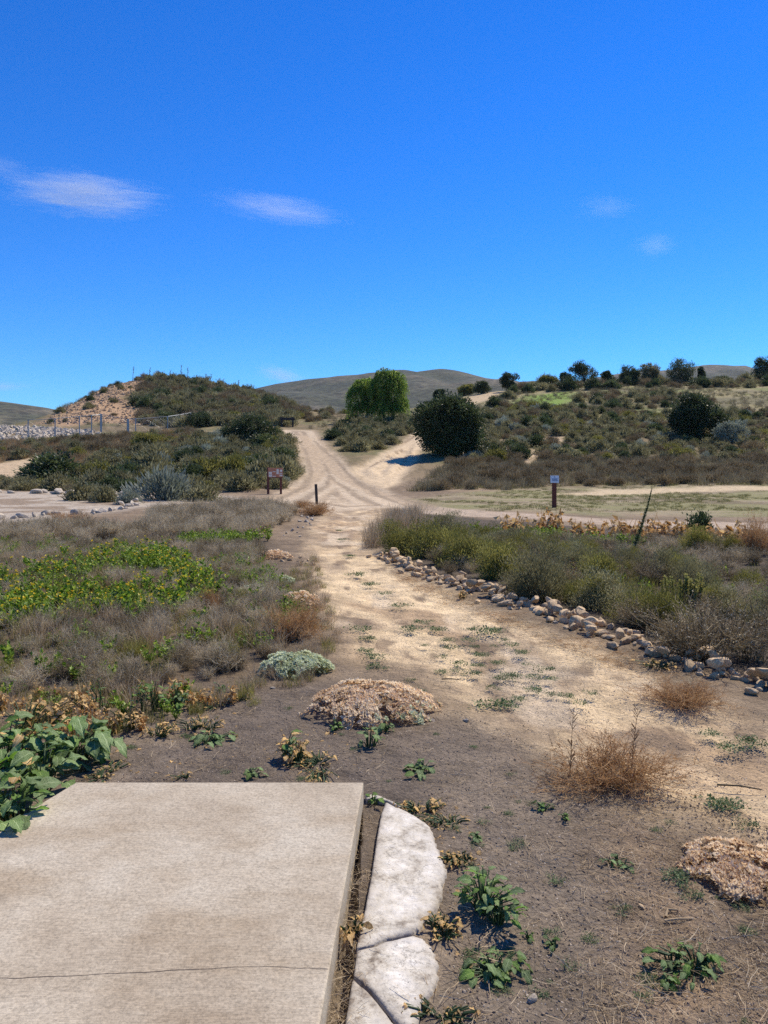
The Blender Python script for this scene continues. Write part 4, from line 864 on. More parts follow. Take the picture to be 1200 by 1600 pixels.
# trees along the right-hand skyline
def ridge_tree(px, top, wpx, label, seed, mat='darkleaf', base=None, name='ridge_tree', cat='tree'):
    base = base if base is not None else 606; p = at(px, base); k = p.y / F; w = wpx * k / 2 * 1.05; h = (HY - top) * k + CAMZ - p.z; g = np.random.RandomState(seed)
    lobes = [(0, 0, h * .48, w * .75, w * .7, h * .42)] + [(g.uniform(-.75, .75) * w, g.uniform(-.3, .3) * w, h * g.uniform(.22, .8), w * g.uniform(.22, .45), w * .4, h * g.uniform(.12, .24)) for _ in range(9)]
    tree(name, label, cat, px, base, seed, M[mat], lobes, 210, 34, .22, .10, .05 + .01 * h, h * .2, stems=3, cs=.32, shell=.4)
for a in ((795, 580, 26, 'slim dark tree leftmost on the right-hand skyline', 421, 'darkleaf', 612), (855, 583, 32, 'low rounded brownish bush on the skyline between two dark trees', 422, 'olive', 604),
          (912, 563, 42, 'largest dark tree on the skyline right of the green patch', 423, 'darkleaf', 601), (884, 580, 18, 'small dark shrub touching the left side of the largest skyline tree', 430, 'darkleaf', 602),
          (950, 578, 17, 'small round dark tree just right of the largest skyline tree', 424, 'darkleaf', 598), (985, 570, 32, 'dark tree left of the pale airy pine-like tree on the skyline', 425, 'darkleaf', 598),
          (1014, 566, 28, 'airy grey-green tree in the middle of the skyline group', 426, 'sage', 597), (1062, 557, 46, 'wide dark tree with a slanting crown on the right skyline', 427, 'darkleaf', 597),
          (1096, 572, 12, 'thin upright dark tree right of the slanting-crowned one', 428, 'darkleaf', 597), (1192, 553, 30, 'dark tree on the skyline at the right edge', 429, 'darkleaf', 592)):
    ridge_tree(*a)
for px, top, w, lb, sd, mt, bs in ((685, 607, 18, 'small dark bush on the crest left of the pale upper trail', 431, 'darkleaf', 621), (728, 600, 30, 'dull olive bush on the crest above the round dark bush', 432, 'olive', 618),
                                   (752, 594, 30, 'dark green bush on the crest at the end of the upper trail', 433, 'darkleaf', 615), (793, 610, 22, 'grey shrub below the slim skyline tree', 434, 'sage', 624)):
    ridge_tree(px, top, w, lb, sd, mt, bs, 'crest_bush', 'bush')

# tall dead flower stalks along the rocky hill's ridge
ORD = 'first second third fourth fifth sixth seventh eighth ninth tenth eleventh twelfth thirteenth fourteenth fifteenth sixteenth seventeenth eighteenth nineteenth twentieth twenty-first twenty-second twenty-third twenty-fourth twenty-fifth twenty-sixth twenty-seventh twenty-eighth twenty-ninth thirtieth thirty-first thirty-second thirty-third thirty-fourth'.split()
def stalks():
    g0 = np.random.RandomState(3)
    for i, (px, top, base) in enumerate(((207, 571, 585), (233, 574, 584), (248, 576, 585), (265, 577, 587), (283, 575, 590), (293, 578, 592), (322, 582, 598), (328, 584, 600), (357, 601, 607), (373, 601, 612), (385, 602, 616))):
        p = at(px, base); k = p.y / F; h = max((base - top) * k + g0.uniform(.2, 1.4), 1.0); g = np.random.RandomState(i); b = Bag(); ln = g.normal() * .06 * h
        b.tube([(0, 0, -.5), (ln * .4, 0, h * .5), (ln, 0, h)], .05, .03, .4, 5)
        for j in range(10):
            z = h * g.uniform(.55, .98); a = g.uniform(0, 6.28); q = np.array([ln * z / h, 0, z]); b.tube([q, q + np.array([math.cos(a) * .18, math.sin(a) * .18, .12])], .02, .03, .4, 4)
        o = link('yucca_stalk', b.mesh('yucca_stalk', M['drydark']), None, p); tag(o, '%s thin dead flower stalk from the left along the rocky hill ridge' % ORD[i], 'stalk', 'dead stalks on the ridge')
stalks()

# ------------------------------------------------------------------ shrubs on the slopes
SHR = 'shrub'
named = [
 (74, 756, 95, 44, DARK, 'dark spreading shrub on the slope behind the gravel clearing'), (150, 757, 66, 34, OLIVE, 'olive shrub right of the dark spreading one behind the clearing'),
 (190, 756, 60, 30, DARK, 'low dark shrub in the middle of the slope behind the clearing'), (235, 742, 62, 32, SAGE, 'dome-shaped grey-green shrub on the lower left slope'),
 (250, 782, 86, 50, SILVER, 'tall pale silver-grey sagebrush right of the gravel clearing'), (198, 788, 36, 26, SILVER, 'small blue-grey shrub above the big tan boulder'),
 (322, 752, 66, 34, OLIVE, 'dark olive shrub left of the information sign on the slope'), (365, 745, 46, 32, OLIVE, 'yellow-green rounded shrub below the dark roadside bush'),
 (310, 784, 60, 30, SAGE, 'grey shrub at the foot of the left slope near the dry brush'), (130, 782, 58, 26, SAGE, 'low grey-green shrub behind the front row of rocks'),
 (160, 785, 44, 26, SAGE, 'small sage shrub left of the silver sagebrush'), (60, 738, 40, 22, DARK, 'dark shrub on the upper left of the slope behind the clearing'),
 (240, 722, 66, 28, SAGE, 'broad low shrub below the small bright green bush'), (440, 748, 52, 36, SAGE, 'roadside shrub above the information sign'), (405, 755, 60, 38, SAGE, 'large sage shrub just left of the information sign')]
for px, py, w, h, ms, lb in named: put('shrub', ms, px, py, w, h, lb, SHR, None)

def darts(rng, P, size, dmin=.62, pre=None):
    keep = []; cells = {}
    for i in range(len(P)):
        x, y = P[i, 0], P[i, 1]; s = size[i]; c = (int(x // 2.5), int(y // 2.5)); ok = True
        for a in (-1, 0, 1):
            for b in (-1, 0, 1):
                for j in cells.get((c[0] + a, c[1] + b), ()):
                    if (P[j, 0] - x) ** 2 + (P[j, 1] - y) ** 2 < (dmin * .5 * (s + size[j])) ** 2: ok = False; break
                if not ok: break
            if not ok: break
        if ok: keep.append(i); cells.setdefault(c, []).append(i)
    return np.array(keep)

off_road = lambda x, y, px, py: (sdf(x, y, A_ROAD) > .5) & (sdf(x, y, A_SIDE) > .4) & (sdf(x, y, A_UP) > .5) & np.logical_and.reduce([sdf(x, y, b) > .1 for b, _ in BARE])
def shrubs_over(seed, poly, n, y0, y1, smin, smax, kinds, wts, label, group, keep=None, dmin=.62):
    """shrubs of one slope: rows of (point, size, mesh)"""
    g = np.random.RandomState(seed); kp = off_road if keep is None else (lambda x, y, px, py: off_road(x, y, px, py) & keep(x, y, px, py))
    P = fill(g, poly, n, y0, y1, kp); sz = g.uniform(smin, smax, len(P)); k = darts(g, P, sz, dmin); P, sz = P[k], sz[k]; ki = g.choice(len(kinds), len(P), p=np.array(wts) / sum(wts)); out = []
    for p, s, q in zip(P, sz, ki):
        ms = kinds[q]; out.append((s / p[1], p, s, ms[g.randint(len(ms))], g.uniform(0, 6.28), g.uniform(.6, .95), label, group))
    return out
cand = []
cand += shrubs_over(1, [(250, 775), (120, 772), (0, 765), (0, 735), (120, 722), (200, 712), (300, 690), (350, 680), (440, 678), (462, 700), (474, 735), (440, 765), (380, 772)], 420, 40, 76, .9, 2.0, [SAGE, OLIVE, DARK, SILVER], [7, 1, .7, .8],
                    'grey-green sage shrub among others on the slope left of the dirt road', 'shrubs on the left slope', lambda x, y, px, py: (px > 150) | (py > 735))
cand += shrubs_over(2, [(512, 680), (560, 666), (640, 656), (648, 668), (640, 682), (600, 702), (560, 708), (530, 706)], 110, 58, 92, .9, 1.7, [SAGE, DARK], [6, 1],
                    'grey-green shrub in the clump between the two tracks', 'shrubs between the two tracks', None, .7)
cand += shrubs_over(3, [(700, 722), (760, 712), (755, 640), (790, 632), (860, 640), (1000, 645), (1240, 650), (1240, 725), (1000, 718), (860, 722)], 720, 50, 98, .7, 1.7, [SAGE, DARK, OLIVE, SILVER, DRYSH], [6, .9, 1.2, .6, 3],
                    'grey-green scrub bush among others on the right hillside', 'shrubs on the right hillside')
cand += shrubs_over(4, [(230, 665), (215, 645), (220, 610), (232, 585), (300, 590), (400, 618), (475, 645), (445, 668), (300, 672)], 900, 78, 136, 1.1, 2.6, [SAGE, OLIVE, DARK, DRYSH], [5, .6, .9, 4],
                    'scrub bush on the dark flank of the rocky hill', 'scrub on the rocky hill')
cand += shrubs_over(5, [(750, 640), (800, 606), (900, 602), (1240, 594), (1240, 650), (900, 645)], 260, 88, 142, .8, 2.0, [SAGE, DRYSH, DARK], [4, 3, 1],
                    'small scrub bush on the grassy upper right hillside', 'scrub on the upper right hillside', lambda x, y, px, py: ((sdf(x, y, A_GREEN) > 1) & ((vnoise(x * .08, y * .08, 71) > .45) | (py < 606))))
cand += shrubs_over(9, [(800, 609), (900, 604), (1240, 594), (1240, 606), (1000, 606), (800, 616)], 60, 124, 144, 1.6, 3.2, [DARK, SAGE, DRYSH], [3, 3, 1.5], 'bush in the line of scrub along the right skyline', 'scrub along the skyline')
cand += shrubs_over(6, [(60, 665), (120, 615), (180, 585), (235, 585), (235, 660), (150, 668)], 34, 84, 134, .6, 1.4, [SAGE, DRYSH, DARK], [3, 2, 1], 'scrub bush on the rocky bare face of the hill', 'scrub on the rock face')
cand += shrubs_over(7, [(430, 668), (480, 640), (560, 646), (560, 660), (500, 668)], 40, 82, 118, .8, 1.6, [SAGE, DRYSH, OLIVE], [3, 2, 2], 'low scrub bush on the rise left of the pepper trees', 'scrub left of the pepper trees')
cand += shrubs_over(8, [(0, 735), (0, 696), (140, 688), (300, 676), (330, 690), (250, 712), (120, 722)], 100, 52, 78, .6, 1.5, [DRYSH, SAGE, OLIVE], [5, 2, 1], 'dry brownish bush on the bank below the fence', 'bushes below the fence')
cand.sort(key=lambda t: -t[0])
KIND = [(SAGE, 'grey-green'), (OLIVE, 'olive green'), (DARK, 'dark green'), (SILVER, 'silvery'), (DRYSH, 'dry brown')]
def where(p, gr):
    px, py = (float(v) for v in proj(p[0], p[1], p[2]))
    if gr == 'shrubs on the left slope':
        a = 'behind the gravel clearing' if px < 170 else 'near the silver sagebrush' if px < 290 else 'left of the information sign' if px < 400 else 'at the edge of the dirt road'
        b = 'high on left slope' if py < 705 else 'halfway down left slope' if py < 738 else 'low on left slope'
    elif gr == 'shrubs on the right hillside':
        a = 'beside the big round bush' if px < 790 else 'around the bare sandy patches' if px < 900 else 'left of the double-crowned bush' if px < 1040 else 'below the double-crowned bush' if px < 1130 else 'near the right edge'
        b = 'high on right hillside' if py < 665 else 'halfway up right hillside' if py < 695 else 'at foot of right hillside'
    elif gr == 'scrub on the rocky hill':
        a = 'behind the fence' if px < 290 else 'near the pale hill trail' if px < 350 else 'towards the road end'; b = 'on upper flank of rocky hill' if py < 620 else 'on lower flank of rocky hill'
    else: return ''
    return b + ' ' + a
for _, p, s, me, rz, hz, lb, gr in cand[:284]:
    o = link('shrub', me, None, (p[0], p[1], p[2] - .04), (0, 0, rz), (s, s, s * hz)); kd = [nm for ms, nm in KIND if me in ms][0]; w = where(p, gr)
    sz = 'small' if s < 1.2 else 'large' if s > 1.75 else 'mid-sized'
    tag(o, '%s %s shrub %s' % (sz, kd, w) if w else '%s %s %s' % (sz, kd, lb.split(' ', 2)[2] if lb.startswith('dry') else lb.replace('grey-green ', '')), SHR, gr)
rest = cand[284:]; allm = []
for t in rest:
    if t[3] not in allm: allm.append(t[3])
scatter('hillside_scrub', allm, [[t[1][0], t[1][1], t[1][2] - .05, 0, 0, t[4], t[2], allm.index(t[3])] for t in rest], 'dense far scrub covering the hillsides', 'scrub')

def straw_mesh(seed, n=26, mat='straw'):
    r = np.random.RandomState(seed); b = Bag(); P = r.uniform(-.16, .16, (n, 3)) * [1, 1, 0] + [0, 0, .008]; a = r.uniform(0, 6.28, n); D = np.stack([np.cos(a), np.sin(a), r.uniform(-.04, .22, n)], 1) * r.uniform(.03, .11, (n, 1))
    Q = np.stack([P, P + D * .5 + r.normal(size=(n, 3)) * .004, P + D], 1); Q[:, :, 2] = np.maximum(Q[:, :, 2], .004); b.ribbons(Q, .0028, .0016, r.uniform(0, 1, n), r); return b.mesh('straw', M[mat])
# ------------------------------------------------------------------ grass and brush nobody could count
g = np.random.RandomState(77)
def cover(name, seed, meshes, poly, n, y0, y1, s0, s1, label, cat, keep=None, power=1.0, tilt=.12, sink=0.0):
    r = np.random.RandomState(seed); P = fill(r, poly, n, y0, y1, keep, power); return scatter(name, meshes, pts8(r, P, s0, s1, len(meshes), tilt, sink), label, cat)
cover('dry_grass', 501, TUFTD + TUFT, [(640, 770), (700, 722), (860, 722), (1240, 715), (1240, 758), (880, 760), (760, 768)], 2300, 38, 60, .5, 1.15, 'grey-brown dry grass band along the foot of the right hillside', 'dry grass', lambda x, y, px, py: off_road(x, y, px, py) & ((px > 800) | (py > 728)))
cover('low_scrub', 537, DRYSH, [(640, 768), (700, 722), (860, 722), (1240, 715), (1240, 758), (880, 760)], 170, 38, 60, .5, 1.2, 'low dry scrub dotted through the grass band below the right hillside', 'scrub', lambda x, y, px, py: off_road(x, y, px, py) & (px > 690))
cover('hill_grass', 502, TUFTD + TUFT + TUFT, [(640, 662), (700, 640), (760, 612), (900, 600), (1240, 590), (1240, 722), (700, 722)], 5200, 55, 142, .5, 1.2, 'dry olive grass over the right hillside', 'dry grass', lambda x, y, px, py: off_road(x, y, px, py) & (vnoise(x * .2, y * .2, 73) > .35))
cover('field_grass', 503, TUFT, [(620, 800), (650, 778), (760, 770), (880, 762), (1240, 758), (1240, 800), (900, 802)], 1500, 24, 44, .25, .6, 'short dry mown grass over the flat field', 'grass', lambda x, y, px, py: off_road(x, y, px, py) & (sdf(x, y, A_CROSS) > .3) & (sdf(x, y, A_STRIP) > .2) & (fbm(x * .4, y * .5, 75, 3) > .42))
cover('bank_grass', 504, TUFTB + TUFTD, [(-40, 758), (-40, 692), (140, 686), (300, 672), (340, 690), (300, 715), (120, 725), (60, 750)], 1500, 48, 80, .5, 1.1, 'brown dry grass on the bank below the chain-link fence', 'dry grass', off_road)
cover('rise_grass', 505, TUFT + TUFTD, [(480, 672), (500, 642), (640, 640), (700, 625), (760, 618), (690, 650), (640, 664), (520, 690)], 1100, 66, 130, .4, .9, 'short dry grass on the rise around the pepper trees', 'grass', off_road)
cover('slope_grass', 508, TUFTD + TUFT, [(250, 775), (0, 765), (0, 735), (200, 712), (300, 690), (440, 678), (474, 735), (440, 765)], 1200, 40, 76, .5, 1.0, 'dry grass between the shrubs of the left slope', 'dry grass', off_road)
cover('hill_scrub_grass', 509, TUFTD + TUFT, [(60, 665), (120, 618), (180, 590), (235, 585), (300, 592), (475, 645), (445, 668)], 1500, 78, 136, .6, 1.3, 'dry grass over the rocky hill', 'dry grass', lambda x, y, px, py: off_road(x, y, px, py) & (sdf(x, y, A_ROCK) > 0))
cover('dry_brush', 506, BRUSH + BRUSHD[:1], [(-60, 852), (-60, 826), (110, 822), (230, 806), (330, 792), (420, 790), (462, 800), (455, 822), (380, 842), (200, 850)], 420, 14.5, 31, .5, .95, 'grey tangle of dry brush behind the green weeds on the left', 'dry brush', lambda x, y, px, py: (px > 235) | (py > 829))
cover('dry_brush', 507, BRUSH + BRUSHD[:2], [(-120, 1090), (-120, 850), (120, 850), (250, 850), (400, 855), (425, 890), (455, 950), (470, 1000), (420, 1040), (330, 1066), (180, 1085)], 760, 5.0, 16, .24, .52, 'grey-brown wiry dry brush filling the left bed', 'dry brush',
      lambda x, y, px, py: ~inpoly(px, py, [(0, 985), (0, 940), (150, 880), (280, 872), (340, 930), (200, 960)]) | (vnoise(x * 1.1, y * 1.1, 81) > .62))
cover('dry_brush', 510, BRUSHD + BRUSH[:2], [(700, 905), (640, 860), (780, 835), (900, 842), (1250, 850), (1250, 1075), (1120, 1030), (1040, 1000), (900, 950)], 260, 6.5, 17, .3, .7, 'dark wiry dry brush filling the right bed', 'dry brush')
cover('green_weeds', 511, WEED, [(-60, 1000), (-60, 920), (140, 872), (230, 862), (290, 872), (350, 930), (300, 965), (180, 975), (60, 985)], 420, 6.5, 14.5, .5, 1.05, 'bright green leafy weeds with small yellow flowers in the left bed', 'weeds', lambda x, y, px, py: fbm(x * .8, y * .8, 83, 3) > .40)
cover('dry_grass', 532, GRASSD, [(-60, 1060), (-60, 840), (400, 845), (440, 920), (470, 1000), (380, 1050), (200, 1075)], 260, 5.2, 16, .4, .8, 'straw-coloured grass threaded through the left bed', 'dry grass', lambda x, y, px, py: fbm(x * .7, y * .7, 97, 3) > .5)
cover('green_weeds', 530, [WEED[0], WEED[2]] + GRASSG + GRASSG, [(-60, 1060), (-60, 850), (400, 850), (440, 920), (450, 1000), (380, 1040), (200, 1070)], 760, 5.5, 15, .4, .85, 'thin green growth threaded through the dry brush of the left bed', 'weeds', lambda x, y, px, py: fbm(x * .6, y * .6, 89, 3) > .43)
cover('green_weeds', 512, [WEED[0], WEED[2]] + GRASSG, [(360, 905), (420, 900), (480, 940), (470, 985), (400, 985), (350, 950)], 110, 7.0, 11, .4, .8, 'olive green low weeds at the inner edge of the left bed', 'weeds')
cover('green_weeds', 513, [WEED[0], WEED[2]], [(130, 858), (200, 846), (330, 842), (420, 838), (425, 846), (300, 856)], 70, 14, 18, .6, 1.0, 'thin line of green weeds behind the left bed', 'weeds', lambda x, y, px, py: vnoise(x * .6, y * .6, 85) > .42)
cover('green_weeds', 514, [WEED[0], WEED[2]], [(740, 834), (840, 838), (1000, 850), (1010, 862), (860, 852), (740, 845)], 95, 13, 19, .7, 1.1, 'bright green weeds along the back of the right bed', 'weeds')
cover('low_scrub', 531, NOLIVE[:2] + NSAGE, [(690, 850), (1240, 862), (1240, 1000), (1100, 1000), (900, 940), (740, 890)], 50, 7, 16, .3, .6, 'low olive scrub mixed through the right bed', 'scrub', lambda x, y, px, py: fbm(x * .5, y * .5, 95, 3) > .45)
cover('green_weeds', 515, [WEED[0], WEED[2]] + GRASSG, [(800, 900), (900, 890), (1200, 900), (1200, 960), (1000, 960), (900, 945)], 70, 8, 13, .4, .8, 'scattered low green weeds inside the right bed', 'weeds')
cover('dry_grass', 516, GRASSD, [(570, 862), (575, 838), (600, 820), (630, 805), (660, 803), (640, 830), (600, 850)], 60, 14, 24, .8, 1.5, 'pale dry grass where the right bed meets the path', 'dry grass')
LITTER = [straw_mesh(40 + i, 40, ('drybrown', 'drygrey', 'straw')[i]) for i in range(3)]
cover('dry_litter', 517, LITTER, [(600, 880), (650, 906), (740, 938), (870, 985), (990, 1022), (1050, 1050), (1200, 1090), (1200, 1120), (1000, 1060), (850, 1002), (740, 958), (640, 915)], 200, 5.5, 12.5, .4, 1.0, 'flattened brown plant litter in front of the rock border', 'plant litter', None, 1.0, .1)
cover('dry_grass', 518, GRASSD + GRASSG[:1], [(380, 1085), (420, 1050), (510, 1000), (520, 1040), (480, 1070)], 40, 5, 7.5, .25, .5, 'short mixed dry grass beside the green mound', 'dry grass')
cover('path_edge_grass', 519, GRASSG + GRASSD, [(440, 905), (470, 880), (490, 870), (520, 950), (540, 1030), (500, 1010)], 80, 6, 13, .2, .5, 'sparse short grass along the left edge of the path', 'grass')

# stones nobody could count: rip-rap behind the fence, rubble on the rock face
RIP = [rock_mesh('riprap', 160 + i, M['boulder'], 1, .8) for i in range(3)]; RUB = [rock_mesh('rubble', 170 + i, M['hillrock'], 1, .8) for i in range(3)]
cover('riprap', 520, RIP, [(-60, 690), (-60, 664), (60, 668), (150, 674), (158, 678), (120, 682), (44, 688)], 900, 70, 88, .4, .85, 'bank of pale grey rip-rap stones behind the chain-link fence', 'rip-rap', None, 1.0, .5)
cover('rubble', 521, RUB, [(60, 662), (110, 630), (160, 602), (205, 590), (240, 592), (220, 612), (200, 622), (225, 645), (240, 660), (150, 664)], 2600, 82, 134, .12, .62, 'tan broken rock strewn over the bare face of the hill', 'rubble', lambda x, y, px, py: (sdf(x, y, A_ROCK) < 0) | (vnoise(x * .1, y * .1, 87) > .6), 1.0, .5)
# clods, gravel and straw on the near soil
CLOD = [rock_mesh('clod', 180 + i, M['clod'], 1, .7) for i in range(3)]; PEB = [rock_mesh('pebble', 185 + i, M['pebble'], 1, .6) for i in range(3)]
NEAR = [(-40, 1225), (130, 1150), (300, 1080), (480, 1080), (640, 1080), (760, 1130), (900, 1200), (1240, 1290), (1240, 1640), (660, 1640), (700, 1420), (690, 1300), (600, 1240), (570, 1220)]
off_kerb = lambda x, y, px, py: (px > 700) | (py < 1222) | ((px > 505) & (px < 545) & (py > 1300)) | ((px > 660) & (py < 1290))
cover('clods', 522, CLOD, NEAR, 6500, 2.0, 6.2, .004, .016, 'dark crumbly clods over the near soil', 'soil', off_kerb, 2.0, .6)
cover('gravel', 523, PEB, NEAR, 4200, 2.0, 6.2, .003, .011, 'pale grit and pebbles over the near soil', 'gravel', off_kerb, 2.0, .6)
SANDC = [rock_mesh('crumb', 190 + i, mat_plain('sand_crumb', S(176, 150, 114), S(220, 192, 150), 30, .95, .2, vary=.5), 1, .6) for i in range(2)]
cover('gravel', 524, PEB[:1] + SANDC * 2, [(500, 900), (580, 870), (850, 990), (1240, 1130), (1240, 1300), (1000, 1230), (700, 1080), (560, 1030)], 3200, 3.2, 14, .004, .015, 'small stones and crumbs over the sandy path', 'gravel', None, 2.0, .6)
STRAW = [straw_mesh(i) for i in range(4)]
cover('straw_litter', 525, STRAW, [(850, 1210), (1000, 1230), (1240, 1300), (1240, 1640), (900, 1640), (930, 1450), (880, 1300)], 230, 2.0, 4.5, .3, .7, 'broken straw strewn over the soil at the lower right', 'straw', None, 2.0, .05)
cover('straw_litter', 526, STRAW, NEAR, 170, 2.0, 6.0, .4, .9, 'thin scatter of straw over the dark soil', 'straw', off_kerb, 2.0, .05)
cover('straw_litter', 527, STRAW, [(515, 1600), (545, 1450), (575, 1320), (585, 1270), (592, 1270), (580, 1370), (560, 1480), (540, 1640)], 70, 1.9, 3.7, .3, .6, 'dead straw caught in the gap beside the slab', 'straw', None, 2.0, .15)

# ------------------------------------------------------------------ planted things in the near beds
def star_rosette(b, C, nrm_, r, rng, tint, petals=7, mi=0):
    n = len(C); a = rng.uniform(0, 6.28, (n, 1)) + np.linspace(0, 6.283, petals, endpoint=False)[None] + rng.normal(size=(n, petals)) * .2
    ref = norm(np.cross(nrm_, rng.normal(size=(n, 3)))); bi = np.cross(nrm_, ref)
    D = ref[:, None] * np.cos(a)[..., None] + bi[:, None] * np.sin(a)[..., None] + nrm_[:, None] * rng.uniform(.25, 1.2, (n, petals, 1)); P = np.repeat(C, petals, 0)
    b.leaves(P, D.reshape(-1, 3), np.repeat(r, petals) * rng.uniform(.7, 1.2, n * petals), np.repeat(r, petals) * .75, np.clip(np.repeat(tint, petals) + rng.normal(size=n * petals) * .12, 0, 1), rng, mi, -.15, np.repeat(nrm_, petals, 0))

def mound(label, px, py, wid, dep, hgt, seed, mats, n, r, green_front=False, rz=0.0):
    p = at(px, py); g = np.random.RandomState(seed); b = Bag(); q = g.uniform(-1, 1, (n * 2, 2)); q = q[(q ** 2).sum(1) * (1 + 1.1 * (fbm(q[:, 0] * 2.2 + seed, q[:, 1] * 2.2, seed) - .42) * 2) < 1][:n]; d2 = (q ** 2).sum(1)
    hole = fbm(q[:, 0] * 4.5 + seed * 2, q[:, 1] * 4.5, seed + 5, 2); q = q[hole < .66]; d2 = d2[hole < .66]
    lump = fbm(q[:, 0] * 3 + seed, q[:, 1] * 3, seed + 1, 3); z = hgt * np.clip(1 - d2, 0, 1) ** .65 * (.62 + .7 * lump)
    C = np.stack([q[:, 0] * wid / 2, q[:, 1] * dep / 2, z], 1); nn = norm(np.stack([q[:, 0] * .9, q[:, 1] * .9, np.full(len(q), .8)], 1) + g.normal(size=(len(q), 3)) * .15)
    t = np.clip(.55 + (lump - .5) * 1.3 + g.normal(size=len(q)) * .15, 0, 1); mi = np.zeros(len(q), int)
    if green_front: mi = ((q[:, 1] * .8 - q[:, 0] * .75 < -.95 + g.normal(size=len(q)) * .12)).astype(int)
    for k in (0, 1):
        if (mi == k).any(): star_rosette(b, C[mi == k], nn[mi == k], np.full((mi == k).sum(), r) * g.uniform(.7, 1.3, (mi == k).sum()), g, t[mi == k], 7, k)
    # shaded body of old growth under the rosettes
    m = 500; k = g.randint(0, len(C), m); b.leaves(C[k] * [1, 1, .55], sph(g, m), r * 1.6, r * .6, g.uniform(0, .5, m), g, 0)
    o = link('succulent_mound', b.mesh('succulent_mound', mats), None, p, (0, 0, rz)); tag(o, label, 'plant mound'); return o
MT, MG = M['moundtan'], M['moundgreen']
mound('large dome of dried tan rosettes in front of the sandy path', 578, 1106, .92, .78, .13, 601, [MT, MG], 1600, .021, True)
mound('grey-green dome of small rosettes behind the large tan one', 460, 1048, .60, .54, .13, 602, [MG, MT], 1000, .020)
mound('flat pale green mat of rosettes in the middle of the left bed edge', 397, 930, .55, .5, .10, 603, [MG, MT], 320, .022)
mound('small tan dome of dried rosettes left of the path', 466, 948, .56, .5, .15, 604, [MT, MG], 420, .02)
mound('spreading mat of dry tan rosettes at the right edge of the soil', 1160, 1362, .46, .50, .045, 605, [MT, MG], 1000, .018)
mound('small grey-green cushion just behind the pale green mat', 440, 912, .40, .35, .09, 606, [MG, MT], 170, .022)
mound('low tan cushion of dried rosettes near the stones left of the path', 425, 872, .7, .5, .11, 607, [MT, MG], 260, .026)

put('tumbleweed', TUMBLE, 968, 1246, 228, 62, 'large russet dry bush on the sand at the right', 'dry bush', None, 3, depth=.8)
put('tumbleweed', TUMBLE, 1078, 1108, 135, 34, 'flattened russet dry bush in front of the rock border', 'dry bush', None, 4)
put('tumbleweed', TUMBLE, 455, 1003, 104, 58, 'russet dry bush at the left edge of the path behind the green dome', 'dry bush', None, 5)
put('tumbleweed', TUMBLE, 490, 806, 58, 22, 'golden dry tuft at the foot of the short dark post', 'dry bush', None, 6)
put('tumbleweed', TUMBLE, 1190, 868, 56, 62, 'brown dry bush at the right edge of the bed', 'dry bush', None, 7)
put('tumbleweed', TUMBLE, 325, 955, 34, 40, 'thin brown dry plant standing in the left bed', 'dry bush', None, 8)
put('tumbleweed', TUMBLE, 100, 822, 70, 22, 'low orange-brown dry plant in front of the pale rocks', 'dry bush', None, 9)
put('tumbleweed', TUMBLE, 470, 793, 30, 12, 'small rust-coloured dry tuft left of the short dark post', 'dry bush', None, 10)

# thin upright dead stems above the large russet bush
def dead_stem(px, py, hpx, lean, label, seed):
    p = at(px, py); h = hpx * p.y / F; g = np.random.RandomState(seed); b = Bag(); b.tube([(0, 0, 0), (lean * h * .4, 0, h * .5), (lean * h, 0, h)], .0018, .0010, .3, 5)
    for j in range(22):
        z = h * g.uniform(.25, 1); a = g.uniform(0, 6.28); q = np.array([lean * z, 0, z]); b.tube([q, q + np.array([math.cos(a) * .022, math.sin(a) * .022, .03])], .0014, .0018, .4, 4)
    o = link('dead_stem', b.mesh('dead_stem', M['drybrown']), None, p); tag(o, label, 'dead stem')
dead_stem(890, 1230, 118, .05, 'thin dead stem at the left side of the large russet bush', 1); dead_stem(985, 1225, 118, .1, 'thin dead stem rising above the middle of the large russet bush', 2)

# shrubs of the right bed
RB = [(615, 836, 66, 52, GRASSD, 'clump of tall pale dry grass at the left tip of the right bed', 'grass'), (650, 832, 60, 56, GRASSD, 'clump of tall dry grass with green base behind the left tip of the bed', 'grass'),
 (612, 848, 62, 34, NOLIVE, 'small green shrub at the left tip of the right bed', SHR), (640, 866, 84, 46, NOLIVE, 'olive shrub first along the rock border from the road', SHR), (690, 872, 96, 56, NOLIVE, 'broad yellow-green shrub near the road end of the rock border', SHR),
 (735, 886, 92, 56, NOLIVE, 'yellow-green shrub third along the rock border from the road', SHR), (790, 905, 86, 56, NOLIVE, 'olive shrub overhanging the middle of the rock border', SHR), (842, 938, 104, 84, NSAGE, 'grey-green feathery shrub rising behind the middle of the rock border', SHR),
 (880, 890, 66, 50, NOLIVE, 'dark olive shrub behind the feathery grey-green one', SHR), (700, 838, 90, 36, NSAGE, 'low grey shrub at the back left of the right bed', SHR), (945, 925, 78, 58, NOLIVE, 'rounded yellow-green shrub in the middle of the right bed', SHR),
 (960, 955, 110, 60, NSAGE, 'loose grey-green shrub in front of the rounded yellow-green one', SHR), (1010, 975, 90, 56, NOLIVE, 'green shrub behind the near end of the rock border', SHR), (800, 862, 70, 36, NSAGE, 'low grey shrub at the back middle of the right bed', SHR),
 (1120, 1040, 180, 98, BRUSHD, 'large dark twiggy dry bush at the near right of the bed', 'dry bush'), (1190, 1040, 130, 100, BRUSHD, 'dark twiggy dry bush cut by the right edge of the picture', 'dry bush'), (1060, 1030, 80, 60, BRUSHD, 'low dark dry bush beside the end of the rock border', 'dry bush'), (1150, 965, 80, 46, NSAGE, 'low greyish shrub behind the dark twiggy bush', SHR)]
